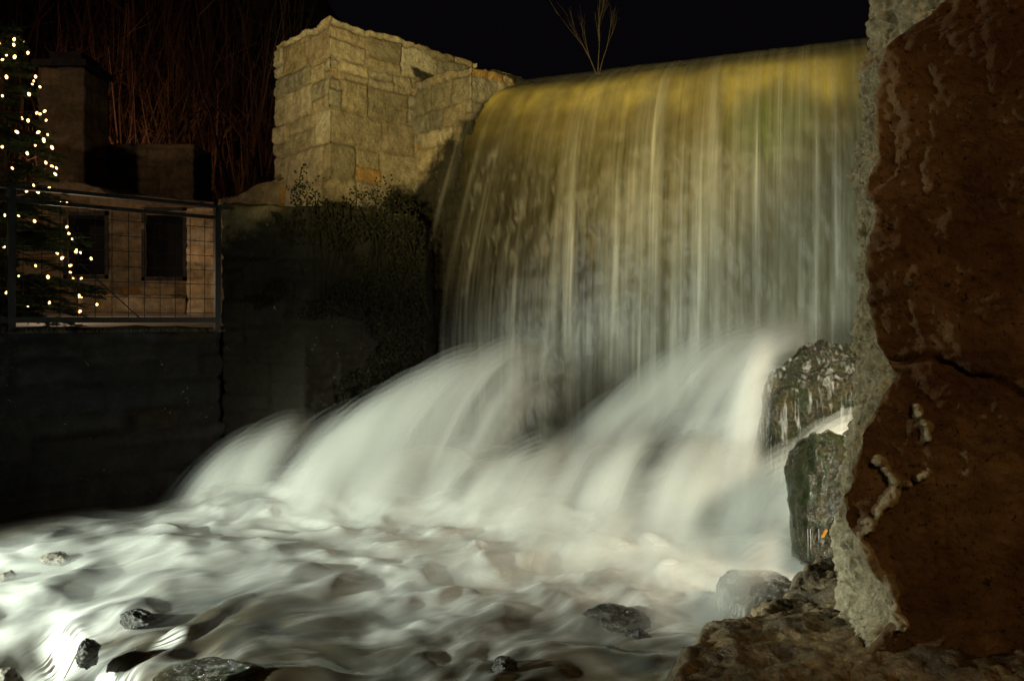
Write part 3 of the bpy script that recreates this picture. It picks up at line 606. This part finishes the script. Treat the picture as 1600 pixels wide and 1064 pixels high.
# ---------------------------------------------------------------- rough foreground wall
D1 = 2.30
sil = [(0-120, 1350), (0, 1358), (60, 1355), (120, 1344), (190, 1350), (240, 1341), (300, 1331), (350, 1338), (400, 1350), (440, 1349), (500, 1338), (560, 1330), (610, 1336), (680, 1322), (740, 1321), (800, 1309), (860, 1303), (900, 1316), (950, 1310), (1000, 1298), (1040, 1300), (1250, 1290)]
cor = [(0-120, 1500), (0, 1475), (30, 1455), (60, 1400), (110, 1374), (180, 1368), (240, 1372), (300, 1352), (330, 1368), (400, 1353), (440, 1356), (500, 1362), (560, 1384), (592, 1402), (630, 1372), (680, 1350), (740, 1335), (790, 1318), (840, 1335), (880, 1352), (920, 1378), (970, 1392), (1000, 1360), (1040, 1345), (1250, 1340)]
ys = np.array([s_[0] for s_ in sil]); xs = np.array([s_[1] for s_ in sil]); yc = np.array([s_[0] for s_ in cor]); xc = np.array([s_[1] for s_ in cor])
zs = np.arange(0.40, 2.75, 0.0075); prof = []
D2 = 2.62
for z in zs:
    pyb = 500-(z-EYE)/D2*F; pyf = 500-(z-EYE)/D1*F
    xb = (np.interp(pyb, ys, xs)-800)/F*D2; xf = (np.interp(pyf, yc, xc)-800)/F*D1
    prof.append((xf, xb))
prof = np.array(prof)
def smooth1(a, k=3): return np.convolve(np.pad(a, k, 'edge'), np.ones(2*k+1)/(2*k+1), 'valid')
prof[:, 0] = smooth1(prof[:, 0], 1)+0.012*fbm(zs*14, 0.3, 0, 4, .65); prof[:, 1] += 0.012*fbm(zs*12, 3.3, 0, 5, .7)+0.006*np.sign(pn(zs*9, 5.3, 0))
XR = 3.0; nf = 230; ns = 60; nb = 40; cols = []
tf = np.linspace(0, 1, nf)**0.8; ts = np.linspace(0, 1, ns+2)[1:-1]; tb = np.linspace(0, 1, nb)**1.5
S_ = []
rowsV = []; pale = []
for (xf, xb), z in zip(prof, zs):
    f_ = np.stack([XR+(xf-XR)*tf, np.full(nf, D1)+0*tf, np.full(nf, z)], -1)
    s2_ = np.stack([xf+(xb-xf)*ts, D1+(D2-D1)*ts, np.full(ns, z)], -1)
    b_ = np.stack([xb+(XR-xb)*tb, D2+0.1*tb, np.full(nb, z)], -1)
    rowsV.append(np.concatenate([f_, s2_, b_])); pale.append(np.concatenate([np.zeros(nf), np.ones(ns), np.zeros(nb)]))  # the floodlit edge is painted pale into the stone colour
Vw = np.array(rowsV).transpose(1, 0, 2); pale = np.array(pale).T; nc, nz = Vw.shape[:2]
side = np.zeros((nc, 1)); kk_ = np.arange(nc)
wf = (kk_ < nf).astype(float); ws_ = ((kk_ >= nf) & (kk_ < nf+ns)).astype(float)
Nrm = np.zeros((nc, 2)); Nrm[:, 1] = -wf; Nrm[nf:nf+ns] = (-0.96, -0.28); Nrm[nf+ns:] = (0, 1)
for _ in range(3): Nrm = (Nrm+np.roll(Nrm, 1, 0)+np.roll(Nrm, -1, 0))/3
Nrm[0] = (0, -1); Nrm[-1] = (0, 1)
X, Y, Z = Vw[..., 0], Vw[..., 1], Vw[..., 2]
wside = sst(0.2, 1.0, np.convolve(ws_, np.ones(9)/9, 'same'))[:, None]
disp = wside*(-0.05*np.clip(fbm(X*6, Y*9, Z*5, 4, .6), 0, 1)+0.032*fbm(X*13, Y*20, Z*9+3, 5, .7))+0.007*fbm(X*8, Y*8, Z*8, 4, .65)+0.016*fbm(X*2, Y*2, Z*2, 5, .5)+0.006*fbm(X*14, Y*14, Z*14, 4, .65)+0.006*fbm(X*40, Y*40, Z*40, 3, .7)+wf[:, None]*0.013*(lambda q_: (np.floor(q_)+sst(0.0, 0.16, q_-np.floor(q_))))(2.6*fbm(X*1.5+4, 0.3, Z*1.2, 4, .55))
for crk in ([(1470, 745), (1478, 800), (1463, 850), (1484, 905)], [(1500, 640), (1540, 700), (1600, 730), (1700, 800)], [(1560, 120), (1520, 230), (1550, 330)], [(1400, 250), (1470, 300), (1600, 310)]):
    for a, b in zip(crk[:-1], crk[1:]):
        a = W(*a, D1); b = W(*b, D1); e_ = np.array((b[0]-a[0], b[2]-a[2])); t_ = np.clip(((X-a[0])*e_[0]+(Z-a[2])*e_[1])/(e_@e_), 0, 1)
        dc = np.hypot(X-a[0]-t_*e_[0]+0.03*fbm(X*9, 1.5, Z*9, 4), Z-a[2]-t_*e_[1]+0.03*fbm(X*9, 7.5, Z*9, 4)); disp = disp-0.014*np.exp(-(dc/0.006)**2)*wf[:, None]
# an irregular bed joint crossing the face and a deep break lower down
zj = 1.31-0.05*np.sin(X*4)+0.07*fbm(X*3, 0.3, 0, 4); disp = disp-0.022*np.exp(-((Z-zj)/0.008)**2)*sst(0.9, 1.15, X)
disp = disp+0.012*sst(zj-0.0, zj+0.03, Z)*(wf[:, None])
Vw[..., 0] += Nrm[:, 0][:, None]*disp; Vw[..., 1] += Nrm[:, 1][:, None]*disp
Vw[..., 2] += 0.01*pn(X*12, Y*12, Z*12)
# proud chips, painted pale as facets that catch the floodlight
def seg(X, Z, a, b):
    e = np.array(b)-np.array(a); t_ = np.clip(((X-a[0])*e[0]+(Z-a[1])*e[1])/(e@e), 0, 1); return np.hypot(X-a[0]-t_*e[0], Z-a[1]-t_*e[1])
def wz(px, py): p_ = W(px, py, D1); return (p_[0], p_[2])
chip = np.zeros_like(X)
for a, b, wd in [((1432, 635), (1450, 685), 0.020), ((1378, 715), (1395, 745), 0.018), ((1450, 735), (1400, 770), 0.014), ((1400, 770), (1345, 835), 0.020), ((1345, 850), (1395, 930), 0.034), ((1395, 930), (1405, 975), 0.022), ((1345, 870), (1330, 980), 0.02)]:
    d_ = seg(X, Z, wz(*a), wz(*b))+0.018*fbm(X*18, 0, Z*18, 4, .6); chip = np.maximum(chip, sst(wd, wd*0.3, d_)*wf[:, None])
Vw[..., 1] -= chip*0.035; Vw[..., 0] -= chip*0.005
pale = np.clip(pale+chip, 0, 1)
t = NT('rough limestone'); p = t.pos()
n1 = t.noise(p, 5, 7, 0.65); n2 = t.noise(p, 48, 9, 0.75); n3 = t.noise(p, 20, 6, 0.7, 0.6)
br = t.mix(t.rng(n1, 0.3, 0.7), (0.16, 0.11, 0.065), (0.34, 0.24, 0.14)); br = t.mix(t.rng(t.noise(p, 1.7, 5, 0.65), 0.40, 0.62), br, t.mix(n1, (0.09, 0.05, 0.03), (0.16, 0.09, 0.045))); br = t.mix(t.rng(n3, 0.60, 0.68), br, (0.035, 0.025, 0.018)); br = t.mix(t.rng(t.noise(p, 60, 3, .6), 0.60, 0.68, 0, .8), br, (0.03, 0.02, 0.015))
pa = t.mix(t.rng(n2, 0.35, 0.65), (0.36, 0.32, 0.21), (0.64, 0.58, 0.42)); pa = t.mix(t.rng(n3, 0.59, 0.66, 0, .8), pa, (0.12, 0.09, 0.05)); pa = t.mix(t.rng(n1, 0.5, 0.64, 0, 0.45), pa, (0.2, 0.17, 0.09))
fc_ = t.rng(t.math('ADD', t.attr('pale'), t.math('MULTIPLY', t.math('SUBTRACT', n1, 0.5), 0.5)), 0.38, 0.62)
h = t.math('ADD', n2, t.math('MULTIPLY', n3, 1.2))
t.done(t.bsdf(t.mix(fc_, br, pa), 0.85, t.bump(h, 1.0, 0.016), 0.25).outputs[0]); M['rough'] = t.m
Fw = gridfaces(nc, nz).tolist()
Vf = Vw.reshape(-1, 3)
Fw.append([i*nz+nz-1 for i in range(nc)])
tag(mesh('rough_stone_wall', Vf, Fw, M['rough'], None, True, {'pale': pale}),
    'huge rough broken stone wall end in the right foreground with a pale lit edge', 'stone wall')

# side wall beyond, closing the right end of the falls, with hanging plants
o = masonry('side_wall', [(3.30, 5.3), (4.5, 5.0), (5.0, 9.0), (3.82, 9.0), (3.72, 7.6)], -0.3, 4.1, 71, M['masonry'], 0.03, damp_shade=lambda X, Y, Z: 0.9+0*X, cap=True)
tag(o, 'dark mossy side wall closing the right end of the falls, mostly behind the rough wall', 'stone wall')
# drips and leaf by the mossy boulder
m = MB(); rr = random.Random(3)
for k, (dx, le) in enumerate([(0, .16), (4, .11), (17, .07)]):
    x, y, z = W(1262+dx, 826, 4.27); m.tube([(x, y, z), (x+.002, y, z-le*.5), (x+.001, y, z-le)], [0.001, 0.0008, 0.0005], 5)
t = NT('drip'); M['drip'] = t.done(t.bsdf((0.6, 0.62, 0.6), 0.1, None, 0.6).outputs[0])
tag(m.build('water_drips', M['drip']), 'thin threads of water dripping off the mossy boulder', 'dripping water')
lx, ly, lz = W(1288, 833, 4.20); v = []; f = []
for i in range(9):
    a = -1+i/4; wd = 0.009*math.sqrt(max(0, 1-a*a)); c_ = (lx+a*0.016, ly+0.004*a*a, lz+a*0.02+0.004*math.sin(3*a))
    v += [(c_[0]-wd*.7, c_[1]-.003, c_[2]+wd*.7), c_, (c_[0]+wd*.7, c_[1]-.003, c_[2]-wd*.7)]
    v += [(q_[0], q_[1]+.0015, q_[2]) for q_ in v[-3:]]
for i in range(8):
    for b in (0, 1, 3, 4): f.append((i*6+b, i*6+b+1, i*6+b+7, i*6+b+6))
tag(mesh('leaf', v, f, M['leaf']), 'single orange fallen leaf stuck below the mossy boulder', 'leaf')

# ---------------------------------------------------------------- fence
fe = empty('wire_fence', (-2.60, 7.02, 1.40), 'dark iron fence with square wire mesh along the left bank', 'fence')
f0 = np.array((-2.60, 7.02)); f1 = np.array((-6.0, 3.93)); fd = (f1-f0)/np.linalg.norm(f1-f0); ang = math.atan2(fd[1], fd[0])
def fp3(s, z): return (f0[0]+fd[0]*s, f0[1]+fd[1]*s, z)
for s in (0, 1.56, 3.1, 4.5):
    m = MB(); m.box(fp3(s, 1.94), (0.05, 0.05, 1.10), ang); m.box(fp3(s, 1.405), (0.11, 0.11, 0.012), ang); m.build('post', M['iron'], fe)
m = MB(); m.box(fp3(2.22, 2.498), (4.66, 0.07, 0.028), ang); m.build('top_rail', M['iron'], fe)
m = MB(); m.box(fp3(2.25, 1.50), (4.5, 0.04, 0.045), ang); m.build('bottom_rail', M['iron'], fe)
m = MB(); m.box(fp3(2.25, 2.40), (4.5, 0.03, 0.03), ang); m.build('middle_rail', M['iron'], fe)
m = MB()
s = 0.11
while s < 4.5: m.tube([fp3(s, 1.48), fp3(s, 2.38)], 0.003, 5); s += 0.125
z = 1.56
while z < 2.37: m.tube([fp3(0.02, z), fp3(4.5, z)], 0.003, 5); z += 0.125
m.build('wire_mesh', M['iron'], fe)
m = MB(); m.tube([fp3(0.62, 1.49), fp3(1.10, 1.95)], 0.005, 5); m.build('brace', M['iron'], fe)

# ---------------------------------------------------------------- house behind the fence
ho = empty('stone_house', (-6.2, 13.0, 1.4), 'dim stone house with tall chimney and dark openings behind the fence', 'house')
def hx(px, d=13.0): return (px-800)/F*d
x0_, x1_ = hx(20), hx(335); Lf = x1_-x0_
def S_at(px): return hx(px)-x0_
def hzz(py, d=13.0): return EYE-(py-500)/F*d
holes = [(S_at(104), S_at(165), hzz(431), hzz(335)), (S_at(226), S_at(287), hzz(434), hzz(330))]
HP = [(0.34, 0.3, 0.24), (0.42, 0.37, 0.3), (0.28, 0.25, 0.2), (0.46, 0.41, 0.33)]
masonry('front_wall', [(x0_, 13.0), (x1_, 13.0), (x1_, 13.4), (x0_, 13.4)], 1.35, 3.62, 81, M['house'], 0.035, (0.16, 0.3), (0.25, 0.6), 0.03, 0.02,
        lambda x, y: 3.42+0.36*(1-sst(hx(90), hx(228), x)), 0.02, ho, holes=holes, damp_shade=lambda X, Y, Z: 0*X, pal=HP)
masonry('upper_wall', [(hx(128, 16), 16), (hx(303, 16), 16), (hx(303, 16), 17), (hx(128, 16), 17)], 1.35, 5.02, 83, M['house'], 0.05, (0.2, 0.35), (0.3, 0.7), 0.03, 0.02, None, 0.03, ho, damp_shade=lambda X, Y, Z: 0.2+0*X, pal=HP)
ch_ = masonry('chimney', [(hx(58, 15), 15), (hx(132, 15), 15), (hx(132, 15), 15.9), (hx(58, 15), 15.9)], 1.35, 6.25, 84, M['house'], 0.05, (0.2, 0.35), (0.3, 0.6), 0.03, 0.02, None, 0.02, ho, damp_shade=lambda X, Y, Z: 0.2+0*X, pal=HP)
m = MB(); m.box(((hx(58, 15)+hx(132, 15))/2, 15.45, 6.33), (1.02, 1.05, 0.12)); m.box(((hx(58, 15)+hx(132, 15))/2, 15.45, 6.5), (0.6, 0.6, 0.2)); m.build('chimney_cap', M['roof'], ho)
m = MB()
xr = np.linspace(x0_-0.1, x1_+0.1, 24)
for i in range(23):
    za, zb = [3.55+0.36*(1-float(sst(hx(90), hx(228), q_))) for q_ in xr[i:i+2]]
    v = [(xr[i], 13.44, za-.14), (xr[i+1], 13.44, zb-.14), (xr[i+1], 15.2, zb+.05), (xr[i], 15.2, za+.05)]
    m.add(v+[(a, b, c-0.09) for a, b, c in v], [(0, 1, 2, 3), (7, 6, 5, 4), (0, 4, 5, 1), (2, 6, 7, 3)])
m.build('roof', M['roof'], ho)
for (a, b, c, e_) in holes:
    m = MB(); xa, xb = x0_+a, x0_+b
    for (cx, cz, sx1, sz1) in [(xa-.02, (c+e_)/2, .06, e_-c+.1), (xb+.02, (c+e_)/2, .06, e_-c+.1), ((xa+xb)/2, c-.02, xb-xa+.1, .06), ((xa+xb)/2, e_+.02, xb-xa+.1, .08)]:
        m.box((cx, 13.14, cz), (sx1, .3, sz1))
    wn = m.build('window', M['roof'], ho)
    m = MB(); m.box(((xa+xb)/2, 13.26, (c+e_)/2), (xb-xa, .02, e_-c)); pane = m.build('pane', M['dark']); pane.parent = wn; 
    pane.data.transform(__import__('mathutils').Matrix.Translation(-Vector(ho.location)))
o = masonry('garden_pier', [(hx(292, 11), 11), (hx(336, 11), 11), (hx(336, 11), 11.4), (hx(292, 11), 11.4)], 1.35, 3.05, 85, M['house'], 0.03, damp_shade=lambda X, Y, Z: 0*X, pal=HP)
tag(o, 'pale square garden pier behind the fence next to its corner post', 'pillar')
o = masonry('low_garden_wall', [(hx(120, 11.9), 11.9), (hx(290, 11.9), 11.9), (hx(290, 11.9), 12.3), (hx(120, 11.9), 12.3)], 1.35, 1.86, 86, M['house'], 0.03, damp_shade=lambda X, Y, Z: 0*X, pal=HP)
tag(o, 'low garden wall under the dark openings of the house', 'stone wall')

# ---------------------------------------------------------------- lit fir tree
rr = random.Random(12); TX, TY, TZ = -4.34, 6.75, 1.40
ft = empty('fir_tree', (TX, TY, TZ), 'fir tree wound with small warm lights at the left edge behind the fence', 'tree')
m = MB(); m.tube([(TX, TY, TZ), (TX+.02, TY, TZ+1.3), (TX, TY, TZ+2.66)], [0.07, 0.045, 0.01], 8); m.build('trunk', M['bark'], ft)
br = MB(); nd = MB()
H = 2.62
tips = []
for i in range(210):
    z = 0.12+ (H-0.15)*rr.random()**1.15; rad = 0.82*(1-z/(H+.1))**0.8+0.05; a = rr.uniform(0, 2*math.pi)
    L_ = rad*rr.uniform(0.75, 1.08); droop = -0.14*L_+rr.uniform(-.05, .08)
    p0 = Vector((TX, TY, TZ+z)); p1 = p0+Vector((math.cos(a)*L_, math.sin(a)*L_, droop)); pm = (p0+p1)/2+Vector((0, 0, 0.05*L_))
    br.tube([p0, pm, p1], [0.010, 0.006, 0.002], 5)
    tips.append((p0, pm, p1))
    nseg = int(10+18*L_)
    for k in range(nseg):
        s = 0.15+0.85*k/nseg; c = (p0.lerp(pm, s*2) if s < .5 else pm.lerp(p1, s*2-1))
        for side_ in (-1, 1):
            an = a+side_*rr.uniform(0.6, 1.2); tl = 0.22*L_*(1.15-s)+0.05; d_ = Vector((math.cos(an), math.sin(an), rr.uniform(-.35, .2)))*tl
            q1 = c+d_; wv = Vector((-math.sin(an), math.cos(an), 0))*0.008; up = Vector((0, 0, 0.007))
            for q in (wv, up):
                nd.add([c-q, c+q, q1+q*.3, q1-q*.3], [(0, 1, 2, 3)])
            for jj in range(5):
                c2 = c+d_*(0.2+.16*jj)
                for sg in (-1, 1):
                    e_ = Vector((math.cos(an+sg*.9), math.sin(an+sg*.9), rr.uniform(-.3, .5)))*0.028
                    nd.add([c2-up*.4, c2+up*.4, c2+e_], [(0, 1, 2)])
br.build('branches', M['bark'], ft); nd.build('needles', M['needle'], ft)
ls = empty('light_string', (TX, TY, TZ+0.01), 'string of small warm white lights wound round the fir tree', 'fairy lights')
wire = MB(); prev = None; bulb_me = None
pos = []
for k in range(100):
    s = k/99; z = 0.2+(H-0.35)*s**1.0; rad = 0.78*(1-z/(H+.1))**0.8+0.05; a = (-1.45+2.2*((k*0.618) % 1)) if k % 5 else rr.uniform(1, 4)
    pos.append(Vector((TX+math.cos(a)*rad*rr.uniform(.8, 1.02), TY+math.sin(a)*rad*rr.uniform(.8, 1.02), TZ+z+rr.uniform(-.1, .1))))
for k, p_ in enumerate(pos):
    if bulb_me is None:
        bm = bmesh.new(); bmesh.ops.create_uvsphere(bm, u_segments=8, v_segments=6, radius=0.009)
        for v_ in bm.verts: v_.co.z *= 1.5
        bulb_me = bpy.data.meshes.new('bulb'); bm.to_mesh(bulb_me); bm.free(); bulb_me.materials.append(M['bulb'])
    b = bpy.data.objects.new('bulb', bulb_me); COL.objects.link(b); b.parent = ls; b.location = p_-Vector(ls.location)
    sc_ = rr.uniform(.7, 1.35); b.scale = (sc_,)*3; b.rotation_euler = (rr.uniform(-1, 1), rr.uniform(-1, 1), 0)
    if k: wire.tube([pos[k-1], (pos[k-1]+p_)/2+Vector((0, 0, -.04)), p_], 0.002, 4)
wire.build('cable', M['iron'], ls)

# ---------------------------------------------------------------- bare trees on the hill
def bare_tree(name, base, h, seed, mat, label, group=None, spread=0.5, depth=5, r0=0.09, stems=1, thin=0.62):
    rr = random.Random(seed); m1 = MB(); m2 = MB()
    def grow(p, d, L, r, lev):
        pts_ = [p]; q = p.copy(); dd = d.copy()
        for k in range(3):
            dd = (dd+Vector((rr.uniform(-.12, .12), rr.uniform(-.12, .12), rr.uniform(-.02, .08)))).normalized(); q = q+dd*L/3; pts_.append(q.copy())
        (m1 if lev == 0 else m2).tube(pts_, [r, r*.88, r*.76, r*.62], 6 if lev < 2 else 4)
        if lev >= depth: return
        for k in range(rr.choice((2, 3, 3))):
            i_ = rr.choice((1, 2, 3)) if k else 3; b = pts_[i_]
            ax = Vector((rr.uniform(-1, 1), rr.uniform(-1, 1), rr.uniform(-.2, .6))); nd_ = (dd+ax*spread).normalized(); nd_.z = max(nd_.z, 0.05)
            grow(b, nd_, L*rr.uniform(.55, .85), r*thin*rr.uniform(.7, 1), lev+1)
    e_ = empty(name, base, label, 'tree', group)
    for s in range(stems):
        a = rr.uniform(-.4, .4)
        grow(Vector(base), Vector((a*(stems > 1), rr.uniform(-.1, .1), 1)).normalized(), h*0.4, r0, 0)
    m1.build('trunk', mat, e_); m2.build('limbs', mat, e_)
    return e_
bare_tree('bare_tree', (1.90, 17.5, 6.75), 1.9, 5, M['palebark'], 'bare many-stemmed tree catching light above the crest of the falls', None, 0.22, 4, 0.014, 3, 0.6)
rs = random.Random(77); GT = 'bare trees on the dark hillside behind the house'
TREES = [(22, 24, 'thin bare tree just right of the lit fir tree top, behind the chimney'), (62, 28, 'bare tree rising directly above the house chimney'),
 (150, 22, 'bare tree immediately right of the house chimney'), (182, 27, 'slender bare tree over the left part of the upper house wall'),
 (214, 21, 'dark forked bare tree over the middle of the upper house wall'), (246, 29, 'faint far bare tree over the right part of the upper house wall'),
 (282, 23, 'bare tree at the right corner of the upper house wall'), (318, 26, 'bare reddish tree right of the house wall, above the fence corner'),
 (352, 21, 'bare reddish tree midway between the house and the tower'), (384, 28, 'thin bare tree a little left of the tower'), (412, 23, 'bare tree touching the left edge of the tower')]
for i, (px, d, lab) in enumerate(TREES):
    x = (px-800)/F*d; zb = float(hillz(x, d))-0.2
    bare_tree('bare_tree', (x, d, zb), rs.uniform(5, 8), 100+i, M['darkbark'], lab, GT, 0.5, 5, rs.uniform(.06, .10))

m = MB(); rr = random.Random(99)
for i in range(1500):
    y = rr.uniform(21, 42); px = rr.uniform(-150, 470); x = (px-800)/F*y; h_ = rr.uniform(1.2, 5.5); b = Vector((x, y, float(hillz(x, y))-.3)); ln = Vector((rr.gauss(0, .18), rr.gauss(0, .18), 1))*h_; r_ = rr.uniform(.012, .045)
    m.tube([b, b+ln*.5+Vector((rr.gauss(0, .1), 0, 0)), b+ln], [r_, r_*.7, r_*.2], 3)
    for k in range(3):
        q0 = b+ln*rr.uniform(.3, .9); m.tube([q0, q0+Vector((rr.gauss(0, .5), rr.gauss(0, .3), rr.uniform(.2, .9)))], [r_*.4, r_*.15], 3)
tag(m.build('undergrowth', M['bark']), 'dim thicket of leafless saplings covering the far hillside', 'undergrowth', None, 'stuff')

# grass along the patio edge and the dark shrub on the ledge
m = MB(); rr = random.Random(8)
for i in range(420):
    s = rr.uniform(0, 2.4); b = Vector(fp3(s, 1.40))+Vector((rr.uniform(-.02, .06), -rr.uniform(-.02, .06), 0)); h_ = rr.uniform(.02, .075); ln = Vector((rr.uniform(-.03, .03), rr.uniform(-.03, .03), h_))
    m.add([b-Vector((.002, 0, 0)), b+Vector((.002, 0, 0)), b+ln], [(0, 1, 2)])
tag(m.build('grass', M['grass']), 'short dry grass along the bank edge under the fence', 'grass', None, 'stuff')
def shrub(c, r, nleaf, seed, label):
    rr = random.Random(seed); e_ = empty('shrub', c, label, 'shrub'); s_ = MB(); l_ = MB()
    for i in range(26):
        d_ = Vector((rr.gauss(0, 1), rr.gauss(0, 1), rr.gauss(0.5, .8))).normalized(); q = Vector(c)+Vector((d_.x*r[0], d_.y*r[1], d_.z*r[2]))*rr.uniform(.6, 1.1)
        s_.tube([c, (Vector(c)+q)/2+Vector((0, 0, .03)), q], [.006, .004, .002], 4)
        for k in range(nleaf//26):
            b = Vector(c).lerp(q, rr.uniform(.35, 1.05))+Vector((rr.gauss(0, .03), rr.gauss(0, .03), rr.gauss(0, .03)))
            a1 = Vector((rr.gauss(0, 1), rr.gauss(0, 1), rr.gauss(0, 1))).normalized()*.022; a2 = a1.orthogonal().normalized()*.011
            l_.add([b-a1, b-a2, b+a1, b+a2], [(0, 1, 2, 3)])
    s_.build('stems', M['bark'], e_); l_.build('leaves', M['ivy'], e_)
shrub((-1.20, 8.35, 2.56), (0.16, 0.14, 0.34), 1300, 4, 'small dark leafy shrub growing on the ledge below the tower')
shrub((-1.75, 7.75, 2.56), (0.22, 0.14, 0.07), 600, 6, 'low creeping plant on the ledge top left of the dark shrub')
rr = random.Random(31); iv = empty('ivy', (-1.6, 7.6, 2.56), 'dark ivy mantle hanging over the ledge wall below the shrub', 'ivy'); l_ = MB(); s_ = MB()
lp2 = [np.array(q_) for q_ in led[:3]]
def ledpt(x):
    for a, b in zip(lp2[:-1], lp2[1:]):
        if a[0] <= x <= b[0]: k = (x-a[0])/(b[0]-a[0]); return a+(b-a)*k, (b-a)/np.linalg.norm(b-a)
    return lp2[-1], (lp2[-1]-lp2[-2])/np.linalg.norm(lp2[-1]-lp2[-2])
for i in range(14000):
    x = rr.uniform(-2.35, -0.93); z = rr.uniform(0.7, 2.72)
    if fbm(x*2.3, 0.5, z*2.3, 3) < 0.25-0.9*(x+2.1)+0.35*abs(z-2.4): continue
    p2, t2 = ledpt(x); nn = Vector((t2[1], -t2[0], 0)); up = 0.10*max(0, z-2.5)
    b = Vector((p2[0], p2[1], z+up))+nn*(0.05+0.09*rr.random()); 
    if z > 2.5: b += nn*-rr.uniform(0, .35)+Vector((0, 0, 0.25*rr.random()**2*(0.5+0.5*math.sin(x*9))))
    a1 = (Vector((rr.gauss(0, 1), rr.gauss(0, 1), rr.gauss(-.6, 1)))).normalized()*rr.uniform(.010, .022); a2 = a1.cross(nn+Vector((rr.gauss(0, .4), rr.gauss(0, .4), rr.gauss(0, .4)))).normalized()*a1.length*.6
    l_.add([b-a1, b-a2, b+a1, b+a2], [(0, 1, 2, 3)])
for i in range(26):
    x = rr.uniform(-1.9, -1.0); p2, t2 = ledpt(x); nn = Vector((t2[1], -t2[0], 0)); q0 = Vector((p2[0], p2[1], 2.6))+nn*.03
    s_.tube([q0, q0+nn*.06+Vector((rr.uniform(-.1, .1), 0, -.4)), q0+nn*.05+Vector((rr.uniform(-.2, .2), 0, -1.1))], [.008, .005, .003], 4)
l_.build('leaves', M['ivy'], iv); s_.build('stems', M['ivy'], iv)
